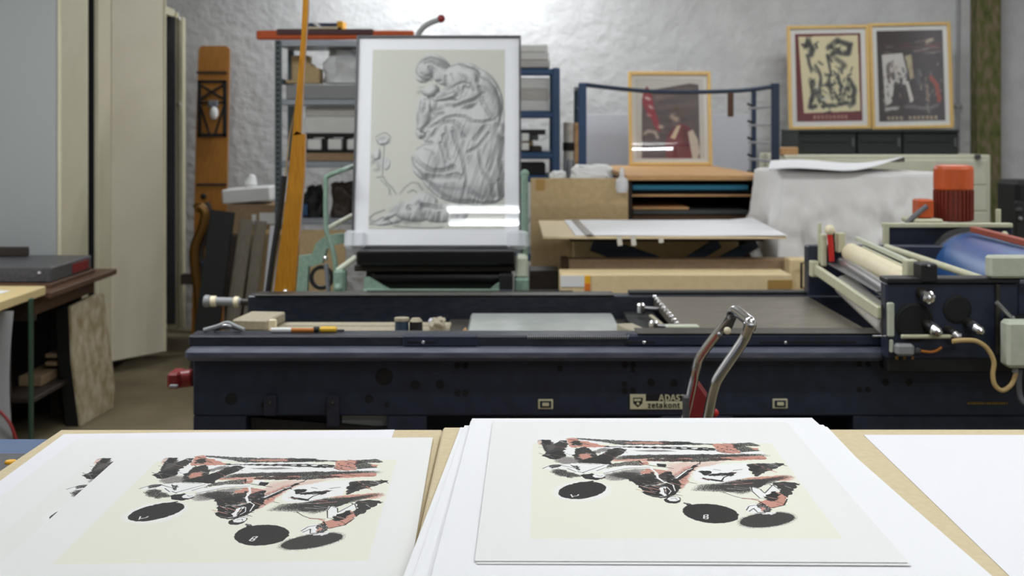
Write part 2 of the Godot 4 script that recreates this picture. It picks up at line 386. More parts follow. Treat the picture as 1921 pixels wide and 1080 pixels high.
	# a flat outline in space, pushed along depth
	func prism(outline: Array, depth: Vector3) -> void:
		var o: Vector3 = outline[0]
		var z := depth.normalized()
		var x := Vector3.ZERO
		for p in outline:
			if (p - o).length() > x.length():
				x = p - o
		x = (x - z * x.dot(z)).normalized()
		var y := z.cross(x)
		var flat2 := PackedVector2Array()
		for p in outline:
			flat2.append(Vector2((p - o).dot(x), (p - o).dot(y)))
		var idx := Geometry2D.triangulate_polygon(flat2)
		for i in range(0, idx.size(), 3):
			flat(outline[idx[i]], outline[idx[i + 1]], outline[idx[i + 2]], -depth)
			flat(outline[idx[i]] + depth, outline[idx[i + 1]] + depth, outline[idx[i + 2]] + depth, depth)
		var clockwise := Geometry2D.is_polygon_clockwise(flat2)
		for i in outline.size():
			var a: Vector3 = outline[i]
			var b: Vector3 = outline[(i + 1) % outline.size()]
			var out := (b - a).cross(z)
			quad(a, b, b + depth, a + depth, -out if clockwise else out)

	# a bent sheet: rows of points, with thickness
	func sheet(rows: Array, thick := 0.0006) -> void:
		var nr := rows.size()
		var nc: int = rows[0].size()
		var nm := []
		for i in nr:
			var line := []
			for j in nc:
				var du: Vector3 = rows[i][mini(j + 1, nc - 1)] - rows[i][maxi(j - 1, 0)]
				var dv: Vector3 = rows[mini(i + 1, nr - 1)][j] - rows[maxi(i - 1, 0)][j]
				line.append(du.cross(dv).normalized())
			nm.append(line)
		for i in nr - 1:
			for j in nc - 1:
				var u0 := float(j) / (nc - 1)
				var u1 := float(j + 1) / (nc - 1)
				var v0 := 1.0 - float(i) / (nr - 1)
				var v1 := 1.0 - float(i + 1) / (nr - 1)
				for s in [0.5, -0.5]:
					var o: Array[Vector3] = []
					var m: Array[Vector3] = []
					for q in [[i, j], [i, j + 1], [i + 1, j + 1], [i + 1, j]]:
						var w: Vector3 = nm[q[0]][q[1]]
						o.append(rows[q[0]][q[1]] + w * thick * s)
						m.append(w * signf(s))
					tri(o[0], o[1], o[2], m[0], m[1], m[2], Vector2(u0, v0), Vector2(u1, v0), Vector2(u1, v1))
					tri(o[0], o[2], o[3], m[0], m[2], m[3], Vector2(u0, v0), Vector2(u1, v1), Vector2(u0, v1))
		var edge := []
		for j in nc:
			edge.append([0, j])
		for i in range(1, nr):
			edge.append([i, nc - 1])
		for j in range(nc - 2, -1, -1):
			edge.append([nr - 1, j])
		for i in range(nr - 2, 0, -1):
			edge.append([i, 0])
		var mid: Vector3 = (rows[0][0] + rows[nr - 1][nc - 1]) / 2.0
		for e in edge.size():
			var p: Array = edge[e]
			var q: Array = edge[(e + 1) % edge.size()]
			var a: Vector3 = rows[p[0]][p[1]]
			var b: Vector3 = rows[q[0]][q[1]]
			var wa: Vector3 = nm[p[0]][p[1]] * thick / 2.0
			var wb: Vector3 = nm[q[0]][q[1]] * thick / 2.0
			quad(a - wa, b - wb, b + wb, a + wa, (a + b) / 2.0 - mid)


# ---------- nodes ----------
func numbered(called: String) -> String:
	var k: int = taken.get(called, 0)
	taken[called] = k + 1
	return called if k == 0 else "%s_%03d" % [called, k]


func whereabouts(node: Node) -> Vector3:
	var p := Vector3.ZERO
	while node is Node3D and node != self:
		p += node.position
		node = node.get_parent()
	return p


func obj(called: String, s: Shape, m: Material, parent: Node3D = self) -> MeshInstance3D:
	var lo := s.v[0]
	var hi := s.v[0]
	for p in s.v:
		lo = lo.min(p)
		hi = hi.max(p)
	var origin := (lo + hi) / 2.0
	if parent == self:
		origin.y = lo.y
	var moved := PackedVector3Array()
	for p in s.v:
		moved.append(p - origin)
	var a := []
	a.resize(Mesh.ARRAY_MAX)
	a[Mesh.ARRAY_VERTEX] = moved
	a[Mesh.ARRAY_NORMAL] = s.n
	a[Mesh.ARRAY_TEX_UV] = s.t
	var am := ArrayMesh.new()
	am.add_surface_from_arrays(Mesh.PRIMITIVE_TRIANGLES, a)
	am.surface_set_material(0, m)
	var o := MeshInstance3D.new()
	o.mesh = am
	o.cast_shadow = GeometryInstance3D.SHADOW_CASTING_SETTING_ON
	o.name = numbered(called) if parent == self else called
	o.position = origin - whereabouts(parent)
	parent.add_child(o, true)
	return o


func tag(o: Node3D, label: String, category := "", group := "", kind := "") -> Node3D:
	if label:
		o.set_meta("label", label)
	if category:
		o.set_meta("category", category)
	if group:
		o.set_meta("group", group)
	if kind:
		o.set_meta("kind", kind)
	return o


func thing(called: String, label: String, category: String, at: Vector3, group := "") -> Node3D:
	var o := Node3D.new()
	o.name = numbered(called)
	add_child(o)
	o.position = at
	tag(o, label, category, group)
	return o


func struct(called: String, s: Shape, m: Material, parent: Node3D = self) -> MeshInstance3D:
	var o := obj(called, s, m, parent)
	if parent == self:
		o.set_meta("kind", "structure")
	return o


# a box between two x, two heights and two depths
func slab(called: String, parent: Node3D, m: Material, x0: float, x1: float, y0: float, y1: float, d0: float, d1: float, bevel := 0.003) -> MeshInstance3D:
	var s := Shape.new()
	s.box(Vector3((x0 + x1) / 2.0, (y0 + y1) / 2.0, -(d0 + d1) / 2.0), Vector3(absf(x1 - x0), absf(y1 - y0), absf(d1 - d0)), bevel)
	return obj(called, s, m, parent)


func turned_box(called: String, parent: Node3D, m: Material, c: Vector3, size: Vector3, basis: Basis, bevel := 0.003) -> MeshInstance3D:
	var s := Shape.new()
	s.box(c, size, bevel, basis)
	return obj(called, s, m, parent)


# a beam of rectangular section between two points; wide is across the horizontal, high along the upward side
func beam(called: String, parent: Node3D, m: Material, a: Vector3, b: Vector3, wide: float, high: float, bevel := 0.002) -> MeshInstance3D:
	var z := (b - a).normalized()
	var x := z.cross(Vector3.UP if absf(z.y) < 0.95 else Vector3.FORWARD).normalized()
	var y := x.cross(z)
	return turned_box(called, parent, m, (a + b) / 2.0, Vector3(wide, high, a.distance_to(b)), Basis(x, y, z), bevel)


func rod(called: String, parent: Node3D, m: Material, a: Vector3, b: Vector3, r: float, seg := 18, r2 := -1.0) -> MeshInstance3D:
	var s := Shape.new()
	s.rod(a, b, r, seg, r2)
	return obj(called, s, m, parent)


func pipe(called: String, parent: Node3D, m: Material, points: Array, r: float, smooth := true, seg := 10) -> MeshInstance3D:
	var s := Shape.new()
	s.pipe(curved(points) if smooth else points, r, seg)
	return obj(called, s, m, parent)


func ball(called: String, parent: Node3D, m: Material, c: Vector3, r: float, squash := 1.0) -> MeshInstance3D:
	var s := Shape.new()
	s.ball(c, r, 16, squash)
	return obj(called, s, m, parent)


func turned(called: String, parent: Node3D, m: Material, at: Vector3, axis: Vector3, profile: Array, seg := 24) -> MeshInstance3D:
	var s := Shape.new()
	s.lathe(at, axis, profile, seg)
	return obj(called, s, m, parent)


func cut(called: String, parent: Node3D, m: Material, outline: Array, depth: Vector3) -> MeshInstance3D:
	var s := Shape.new()
	s.prism(outline, depth)
	return obj(called, s, m, parent)


# Catmull-Rom through the points
func curved(p: Array, steps := 6) -> Array:
	if p.size() < 3:
		return p
	var r := []
	for i in p.size() - 1:
		var a: Vector3 = p[maxi(i - 1, 0)]
		var b: Vector3 = p[i]
		var c: Vector3 = p[i + 1]
		var d: Vector3 = p[mini(i + 2, p.size() - 1)]
		for k in steps:
			r.append(b.cubic_interpolate(c, a, d, float(k) / steps))
	r.append(p[p.size() - 1])
	return r


# four corners: front left, front right, back right, back left; lift(u, v) raises a point
func leaf(called: String, parent: Node3D, m: Material, corners: Array, thick: float, lift: Callable, cells := 10) -> MeshInstance3D:
	var rows := []
	for i in cells + 1:
		var line := []
		for j in cells + 1:
			var u := float(j) / cells
			var v := float(i) / cells
			var a: Vector3 = corners[0].lerp(corners[1], u)
			var b: Vector3 = corners[3].lerp(corners[2], u)
			line.append(a.lerp(b, v) + Vector3.UP * lift.call(u, v))
		rows.append(line)
	var s := Shape.new()
	s.sheet(rows, thick)
	return obj(called, s, m, parent)


func level(_u: float, _v: float) -> float:
	return 0.0


func lettering(called: String, parent: Node3D, m: Material, words: String, at: Vector3, high: float, basis := Basis.IDENTITY, deep := 0.0015, weight := 700) -> void:
	var font := SystemFont.new()
	font.font_names = PackedStringArray(["Droid Sans"])
	font.font_weight = weight
	var tm := TextMesh.new()
	tm.font = font
	tm.text = words
	tm.font_size = 32
	tm.pixel_size = high / 23.0
	tm.depth = deep
	tm.horizontal_alignment = HORIZONTAL_ALIGNMENT_LEFT
	tm.vertical_alignment = VERTICAL_ALIGNMENT_CENTER
	tm.material = m
	var o := MeshInstance3D.new()
	o.mesh = tm
	o.name = called
	o.basis = basis
	o.position = at - whereabouts(parent)
	parent.add_child(o, true)


# ---------- materials ----------
func noise_tex(freq: float, ramp: Array, size := 512, kind := FastNoiseLite.TYPE_SIMPLEX_SMOOTH, octaves := 4, seed_ := 1) -> NoiseTexture2D:
	var f := FastNoiseLite.new()
	f.noise_type = kind
	f.frequency = freq
	f.fractal_octaves = octaves
	f.seed = seed_
	var t := NoiseTexture2D.new()
	t.width = size
	t.height = size
	t.seamless = true
	t.noise = f
	if ramp:
		var g := Gradient.new()
		var offs := PackedFloat32Array()
		var cols := PackedColorArray()
		for i in ramp.size():
			offs.append(float(i) / (ramp.size() - 1))
			cols.append(ramp[i])
		g.offsets = offs
		g.colors = cols
		t.color_ramp = g
	return t


func plain(key: String, c: Color, rough := 0.7, metal := 0.0) -> StandardMaterial3D:
	var m := StandardMaterial3D.new()
	m.resource_name = key
	m.albedo_color = c
	m.roughness = rough
	m.metallic = metal
	M[key] = m
	return m


# colour that varies between two tones in soft patches, laid on by position
func mottled(key: String, a: Color, b: Color, rough := 0.7, metal := 0.0, freq := 0.012, scale := Vector3.ONE * 2.0, octaves := 4) -> StandardMaterial3D:
	var m := plain(key, Color.WHITE, rough, metal)
	m.albedo_texture = noise_tex(freq, [a, a.lerp(b, 0.5), b], 256, FastNoiseLite.TYPE_SIMPLEX_SMOOTH, octaves, key.hash() % 1000)
	m.uv1_triplanar = true
	m.uv1_scale = scale
	return m


func relief(m: StandardMaterial3D, freq: float, cm: float, octaves := 4) -> void:
	m.heightmap_enabled = true
	m.heightmap_texture = noise_tex(freq, [], 512, FastNoiseLite.TYPE_SIMPLEX_SMOOTH, octaves, 7)
	m.heightmap_scale = cm


func c8(r: int, g: int, b: int) -> Color:
	return Color(r / 255.0, g / 255.0, b / 255.0)


func picture(key: String, im: Image, rough := 0.85) -> StandardMaterial3D:
	var m := plain(key, Color.WHITE, rough)
	m.albedo_texture = ImageTexture.create_from_image(im)
	m.texture_repeat = false
	return m


# ---------- drawing on paper ----------
func spans(pts: PackedVector2Array, y: float) -> PackedFloat32Array:
	var xs := PackedFloat32Array()
	var k := pts.size()
	for i in k:
		var a := pts[i]
		var b := pts[(i + 1) % k]
		if (a.y <= y) != (b.y <= y):
			xs.append(a.x + (y - a.y) / (b.y - a.y) * (b.x - a.x))
	xs.sort()
	return xs


func ink(im: Image, pts: PackedVector2Array, c: Color, density := 1.0) -> void:
	var lo := pts[0]
	var hi := pts[0]
	for p in pts:
		lo = lo.min(p)
		hi = hi.max(p)
	for y in range(maxi(0, int(lo.y)), mini(im.get_height() - 1, int(hi.y) + 1) + 1):
		var xs := spans(pts, y + 0.5)
		for i in range(0, xs.size() - 1, 2):
			var x0 := maxi(0, int(round(xs[i])))
			var x1 := mini(im.get_width(), int(round(xs[i + 1])))
			if density >= 1.0:
				if x1 > x0:
					im.fill_rect(Rect2i(x0, y, x1 - x0, 1), c)
			else:
				for x in range(x0, x1):
					if rng.randf() < density:
						im.set_pixel(x, y, c)


func grown(pts: PackedVector2Array, k: float) -> PackedVector2Array:
	var mid := Vector2.ZERO
	for p in pts:
		mid += p / pts.size()
	var r := PackedVector2Array()
	for p in pts:
		r.append(mid + (p - mid) * k)
	return r


func stroke(im: Image, pts: PackedVector2Array, wide: float, c: Color) -> void:
	for i in pts.size() - 1:
		var along := (pts[i + 1] - pts[i]).normalized()
		var side := Vector2(-along.y, along.x) * wide / 2.0
		ink(im, PackedVector2Array([pts[i] - side, pts[i + 1] - side * 0.7, pts[i + 1] + side * 0.7, pts[i] + side]), c)


func pairs(flat: Array, k := 1.0) -> PackedVector2Array:
	var r := PackedVector2Array()
	for i in range(0, flat.size(), 2):
		r.append(Vector2(flat[i], flat[i + 1]) * k)
	return r


# soft chalk: round dabs along a line
func chalk(im: Image, pts: PackedVector2Array, r: float, c: Color, strength: float) -> void:
	var w := im.get_width()
	var h := im.get_height()
	for i in pts.size() - 1:
		var l := pts[i].distance_to(pts[i + 1])
		var steps := maxi(1, int(l / (r * 0.45)))
		for k in steps:
			var p := pts[i].lerp(pts[i + 1], float(k) / steps) + Vector2(rng.randf_range(-1, 1), rng.randf_range(-1, 1)) * r * 0.15
			for y in range(maxi(0, int(p.y - r)), mini(h - 1, int(p.y + r)) + 1):
				for x in range(maxi(0, int(p.x - r)), mini(w - 1, int(p.x + r)) + 1):
					var q := (Vector2(x, y) - p).length_squared() / (r * r)
					if q < 1.0:
						var f := (1.0 - q) * (1.0 - q) * strength
						im.set_pixel(x, y, im.get_pixel(x, y).lerp(c, f))


# a hand-cut outline: rounded corners and a ragged edge
func organic(p: PackedVector2Array, rough: float) -> PackedVector2Array:
	var r := PackedVector2Array()
	var k := p.size()
	for i in k:
		var l := p[i].distance_to(p[(i + 1) % k])
		var steps := clampi(int(l / 7.0), 1, 24)
		for j in steps:
			var q := p[i].cubic_interpolate(p[(i + 1) % k], p[(i - 1 + k) % k], p[(i + 2) % k], float(j) / steps)
			var line := p[i].lerp(p[(i + 1) % k], float(j) / steps)
			r.append(q.lerp(line, 0.45) + Vector2(rng.randfn(), rng.randfn()) * rough * (0.5 if j == 0 else 1.0))
	return r


# loose strokes over and past a shape, along its longest side
func dry_brush(im: Image, p: PackedVector2Array, tones: Dictionary) -> void:
	var lo := p[0]
	var hi := p[0]
	for q in p:
		lo = lo.min(q)
		hi = hi.max(q)
	var span := hi - lo
	if span.x * span.y < 900.0:
		return
	var along := Vector2(1, 0.12 if span.x > span.y else 0.9).normalized()
	for i in clampi(int(span.x * span.y / 700.0), 3, 26):
		var s := Vector2(rng.randf_range(lo.x, hi.x), rng.randf_range(lo.y, hi.y))
		if not Geometry2D.is_point_in_polygon(s, p):
			continue
		var l := rng.randf_range(10, minf(60.0, span.length() * 0.45))
		var d := along.rotated(rng.randf_range(-0.35, 0.35)) * l
		var tone: String = ["K", "D", "M", "K", "W", "P", "K"][rng.randi() % 7]
		stroke(im, PackedVector2Array([s - d * 0.5, s, s + d * 0.5 + Vector2(0, rng.randf_range(-5, 5))]), rng.randf_range(1.2, 4.0) if tone != "W" else 1.6, tones[tone])


func print_picture(tint: bool) -> Image:
	rng.seed = 11
	var im := Image.create(900, 1270, false, Image.FORMAT_RGB8)
	im.fill(c8(233, 233, 231))
	var tones := {"K": c8(27, 26, 23), "G": c8(52, 50, 48), "D": c8(84, 80, 78), "M": c8(132, 127, 124), "P": c8(200, 144, 128), "Q": c8(220, 194, 182), "W": c8(236, 236, 234), "C": c8(231, 231, 216) if tint else c8(231, 231, 228)}
	for a in litho:
		var c: Color = tones[a[1]]
		var p := pairs(a[2])
		if a[1] != "C" and not a[0].begins_with("l"):
			p = organic(p, 1.6 if p.size() > 30 else 2.6)
		match a[0]:
			"p":
				ink(im, grown(p, 1.012), c, 0.45)
				ink(im, p, c)
				if p.size() < 400 and a[2].size() < 60 and a[1] in ["K", "G", "P"]:
					dry_brush(im, p, tones)
			"s":
				ink(im, grown(p, 1.10), c, 0.12)
				ink(im, grown(p, 1.04), c, 0.25)
				ink(im, grown(p, 0.98), c, 0.4)
				ink(im, grown(p, 0.88), c, 0.55)
				ink(im, grown(p, 0.74), c, 0.7)
			"g":
				ink(im, grown(p, 1.03), c, 0.35)
				ink(im, p, c, 0.72)
			_:
				stroke(im, p, float(a[0].substr(1)), c)
	# grain of the stone in the dark tones
	for y in range(200, 1160):
		for x in range(100, 820):
			if rng.randf() < 0.07:
				var q := im.get_pixel(x, y)
				if q.v < 0.3:
					im.set_pixel(x, y, q.lerp(tones["M"], 0.35))
	return im


# the drawing of the bowed figure: rounded masses shaded from the upper left, folds and contours in chalk over them
func statue_picture() -> Image:
	rng.seed = 5
	var k := 0.36
	var w := 360
	var h := 482
	var im := Image.create(w, h, false, Image.FORMAT_RGB8)
	var paper_tone := c8(206, 207, 196)
	im.fill(paper_tone)
	var z := PackedFloat32Array()
	z.resize(w * h)
	# x, y, half width, half height, turn in degrees, relief
	for e in [[404, 150, 78, 84, 0, 60], [386, 190, 62, 66, 20, 62], [490, 100, 112, 56, 28, 70], [548, 190, 100, 84, 20, 66], [703, 236, 160, 138, 20, 110], [845, 350, 128, 215, -22, 110], [870, 490, 118, 130, 0, 110], [640, 250, 90, 80, -30, 108],
			[564, 338, 110, 46, -20, 120], [717, 374, 100, 84, -30, 122], [640, 330, 96, 60, -18, 118], [455, 312, 52, 46, 0, 100], [430, 330, 60, 36, 20, 90], [455, 412, 46, 60, 10, 90], [398, 470, 64, 130, 6, 84], [386, 590, 54, 90, 10, 70], [420, 640, 44, 60, 0, 60],
			[560, 470, 140, 110, -20, 90], [690, 600, 310, 190, -6, 112], [700, 850, 350, 310, 4, 112], [880, 760, 180, 380, 0, 116], [440, 850, 130, 140, 20, 108], [780, 1000, 260, 170, 8, 104],
			[310, 1215, 150, 70, 10, 60], [400, 1160, 110, 90, 0, 70], [520, 1220, 150, 74, 0, 64], [640, 1225, 90, 70, 0, 56], [110, 1262, 110, 22, -24, 40], [150, 1290, 100, 20, -10, 36], [90, 688, 46, 40, 0, 26], [50, 800, 30, 60, 0, 20], [110, 860, 40, 50, 0, 18]]:
		var c := Vector2(e[0], e[1]) * k
		var rx: float = e[2] * k
		var ry: float = e[3] * k
		var t := deg_to_rad(e[4])
		var m := maxf(rx, ry)
		for y in range(maxi(0, int(c.y - m)), mini(h, int(c.y + m) + 1)):
			for x in range(maxi(0, int(c.x - m)), mini(w, int(c.x + m) + 1)):
				var q := (Vector2(x, y) - c).rotated(-t)
				var f := 1.0 - (q.x * q.x) / (rx * rx) - (q.y * q.y) / (ry * ry)
				if f > 0.0:
					z[y * w + x] = pow(pow(z[y * w + x], 4.0) + pow(e[5] * k * sqrt(f), 4.0), 0.25)
	# folds pressed into the masses
	var dents := PackedFloat32Array()
	dents.resize(w * h)
	for a in chalk_lines:
		var p := pairs(a[3], k)
		if a[1] > 24:
			continue
		var r := maxf(3.0, a[1] * k * 1.7)
		for i in p.size() - 1:
			var steps := maxi(1, int(p[i].distance_to(p[i + 1]) / (r * 0.5)))
			for j in steps:
				var c := p[i].lerp(p[i + 1], float(j) / steps)
				for y in range(maxi(0, int(c.y - r)), mini(h, int(c.y + r) + 1)):
					for x in range(maxi(0, int(c.x - r)), mini(w, int(c.x + r) + 1)):
						var q := (Vector2(x, y) - c).length_squared() / (r * r)
						if q < 1.0:
							dents[y * w + x] = maxf(dents[y * w + x], (1.0 - q) * r * 0.8)
	var pleat := FastNoiseLite.new()
	pleat.seed = 3
	pleat.frequency = 0.03
	pleat.fractal_octaves = 3
	for i in z.size():
		if z[i] > 0.0:
			var x := i % w
			var y := i / w
			var amp := 4.2 if y > 190 else 2.0
			z[i] = maxf(0.01, z[i] - dents[i] + pleat.get_noise_2d(x * 1.2 + y * 0.35, y * 0.22) * amp)
	for y in range(1, h - 1):
		for x in range(1, w - 1):
			var i := y * w + x
			if z[i] > 0.0:
				var n := Vector3(z[i - 1] - z[i + 1], z[i - w] - z[i + w], 2.0).normalized()
				var lit := clampf(n.dot(Vector3(-0.50, -0.55, 0.67)), -0.35, 1.0)
				var tone := lerpf(104.0, 212.0, clampf((lit + 0.25) / 1.05, 0.0, 1.0)) + rng.randf_range(-5, 5)
				im.set_pixel(x, y, c8(int(tone * 0.985), int(tone * 0.99), int(tone * 0.985)))
	for a in chalk_lines:
		var p := pairs(a[3], k)
		var c := c8(int(a[0] * 0.68), int(a[0] * 0.70), int(a[0] * 0.73))
		chalk(im, p, maxf(2.2, a[1] * k * 0.9), c, a[2] / 380.0)
	return im


func flag_poster() -> Image:
	rng.seed = 8
	var im := Image.create(200, 250, false, Image.FORMAT_RGB8)
	im.fill(c8(205, 203, 195))
	# units: the print from (0, 0) to (200, 250)
	ink(im, pairs([18, 62, 52, 34, 160, 14, 186, 18, 186, 250, 16, 250]), c8(92, 82, 84))
	for i in 60:
		var y := rng.randf_range(60, 245)
		chalk(im, pairs([rng.randf_range(16, 150), y, rng.randf_range(60, 186), y + rng.randf_range(-6, 6)]), rng.randf_range(4, 10), [c8(70, 62, 66), c8(110, 100, 100), c8(84, 74, 82)][i % 3], 0.3)
	chalk(im, pairs([60, 60, 130, 40, 180, 40]), 16, c8(140, 122, 108), 0.4)
	chalk(im, pairs([70, 90, 180, 80]), 12, c8(120, 106, 98), 0.4)
	ink(im, pairs([22, 40, 34, 22, 46, 44, 52, 74, 56, 100, 66, 130, 72, 168, 60, 160, 46, 130, 28, 100, 20, 76]), c8(150, 40, 58))
	chalk(im, pairs([30, 60, 44, 64]), 7, c8(220, 205, 198), 0.9)
	chalk(im, pairs([40, 86, 50, 94]), 7, c8(205, 180, 180), 0.8)
	chalk(im, pairs([34, 112, 46, 118]), 6, c8(200, 150, 155), 0.7)
	# figure
	ink(im, pairs([112, 152, 128, 140, 150, 146, 172, 170, 178, 250, 86, 250, 84, 200, 96, 172]), c8(118, 46, 56))
	chalk(im, pairs([140, 160, 150, 220]), 12, c8(90, 34, 44), 0.5)
	chalk(im, pairs([110, 118, 122, 132]), 16, c8(206, 184, 160), 0.8)
	chalk(im, pairs([104, 100, 118, 92, 134, 104, 138, 122]), 8, c8(96, 78, 62), 0.8)
	chalk(im, pairs([110, 116, 128, 116]), 3, c8(90, 70, 66), 0.7)
	ink(im, pairs([120, 148, 132, 146, 114, 190, 100, 186]), c8(214, 196, 168))
	ink(im, pairs([152, 168, 166, 160, 180, 190, 186, 230, 178, 250, 164, 250, 158, 210]), c8(206, 196, 180))
	chalk(im, pairs([70, 150, 80, 152]), 10, c8(210, 190, 168), 0.8)
	chalk(im, pairs([24, 172, 34, 164, 56, 168, 64, 190]), 8, c8(198, 186, 172), 0.7)
	return im


func couple_poster() -> Image:
	rng.seed = 21
	var im := Image.create(200, 250, false, Image.FORMAT_RGB8)
	im.fill(c8(108, 24, 30))
	ink(im, pairs([10, 8, 192, 6, 194, 222, 22, 226, 16, 120]), c8(226, 216, 176))
	var dark := c8(34, 38, 42)
	for a in [[[28, 36, 40, 22, 54, 46, 44, 66], 12, 0.9], [[36, 60, 42, 90, 48, 110], 8, 0.7], [[100, 40, 130, 20, 168, 34, 160, 60, 124, 52, 104, 64], 12, 0.85], [[110, 80, 96, 60, 108, 120], 6, 0.8], [[120, 70, 150, 90, 130, 110], 12, 0.45],
			[[60, 90, 76, 120, 70, 160, 84, 190], 8, 0.6], [[44, 130, 50, 170, 40, 210, 64, 206], 10, 0.9], [[100, 130, 104, 170, 112, 190], 9, 0.6], [[128, 118, 136, 150, 130, 180], 8, 0.7], [[160, 130, 176, 160, 172, 200, 160, 205], 12, 0.85],
			[[80, 206, 120, 204, 160, 196], 9, 0.9], [[56, 150, 66, 190, 90, 200], 7, 0.6], [[140, 190, 150, 160, 166, 150], 9, 0.6], [[78, 150, 96, 140, 100, 160], 7, 0.5], [[70, 80, 84, 90], 6, 0.5], [[110, 160, 130, 196], 8, 0.7]]:
		chalk(im, pairs(a[0]), a[1], dark, a[2] * 0.75)
	for i in 46:
		var p := Vector2(rng.randf_range(40, 170), rng.randf_range(100, 205))
		chalk(im, PackedVector2Array([p, p + Vector2(rng.randf_range(-14, 14), rng.randf_range(-18, 18))]), rng.randf_range(2, 5), [dark, c8(226, 216, 176), c8(96, 100, 96)][i % 3], 0.6)
	chalk(im, pairs([62, 150, 74, 190, 96, 180]), 6, c8(214, 212, 200), 0.8)
	for i in 70:
		var spots := [Vector2(42, 44), Vector2(136, 38), Vector2(60, 170), Vector2(150, 160), Vector2(110, 150), Vector2(90, 195)]
		var q: Vector2 = spots[i % 6] + Vector2(rng.randfn(), rng.randfn()) * Vector2(16, 18)
		chalk(im, PackedVector2Array([q, q + Vector2(rng.randfn(), rng.randfn()) * 9.0]), rng.randf_range(2, 6), [dark, dark, c8(70, 74, 74), c8(196, 188, 156)][i % 4], 0.6)
	for i in 9:
		ink(im, pairs([50 + i * 12, 232, 58 + i * 12, 232, 58 + i * 12, 243, 50 + i * 12, 243]), c8(190, 150, 132), 0.7)
	return im


func crowd_poster() -> Image:
	rng.seed = 33
	var im := Image.create(200, 250, false, Image.FORMAT_RGB8)
	im.fill(c8(44, 26, 28))
	for i in 40:
		var p := Vector2(rng.randf_range(20, 180), rng.randf_range(30, 62))
		chalk(im, PackedVector2Array([p, p + Vector2(rng.randf_range(10, 40), rng.randf_range(-5, 5))]), rng.randf_range(2, 4), [c8(150, 140, 130), c8(120, 60, 50), c8(60, 44, 44)][i % 3], 0.5)
	chalk(im, pairs([150, 30, 172, 24]), 9, c8(206, 190, 160), 0.7)
	ink(im, pairs([14, 66, 76, 62, 90, 120, 82, 150, 50, 140, 40, 200, 20, 206]), c8(208, 204, 196))
	chalk(im, pairs([30, 96, 36, 130]), 9, c8(90, 76, 70), 0.6)
	chalk(im, pairs([60, 116, 70, 122]), 6, c8(80, 66, 60), 0.6)
	for i in 120:
		var p := Vector2(rng.randf_range(16, 190), rng.randf_range(86, 215))
		chalk(im, PackedVector2Array([p, p + Vector2(rng.randf_range(-6, 6), rng.randf_range(-20, 26))]), rng.randf_range(2, 6), [c8(52, 34, 36), c8(176, 166, 150), c8(84, 88, 90), c8(36, 26, 28)][i % 4], 0.55)
	ink(im, pairs([84, 70, 104, 66, 108, 130, 98, 136]), c8(206, 192, 152), 0.8)
	ink(im, pairs([82, 140, 92, 140, 106, 192, 96, 200]), c8(214, 208, 198))
	chalk(im, pairs([158, 130, 176, 150, 184, 200]), 11, c8(168, 58, 36), 0.85)
	chalk(im, pairs([122, 110, 120, 150]), 10, c8(74, 82, 86), 0.7)
	chalk(im, pairs([146, 150, 150, 200]), 8, c8(150, 124, 108), 0.7)
	chalk(im, pairs([20, 216, 60, 212]), 8, c8(196, 192, 184), 0.8)
	chalk(im, pairs([80, 208, 150, 216, 180, 206]), 9, c8(120, 118, 118), 0.6)
	for i in 12:
		ink(im, pairs([24 + i * 13, 236, 33 + i * 13, 236, 33 + i * 13, 246, 24 + i * 13, 246]), c8(198, 178, 150), 0.75 if i != 4 else 0.1)
	return im


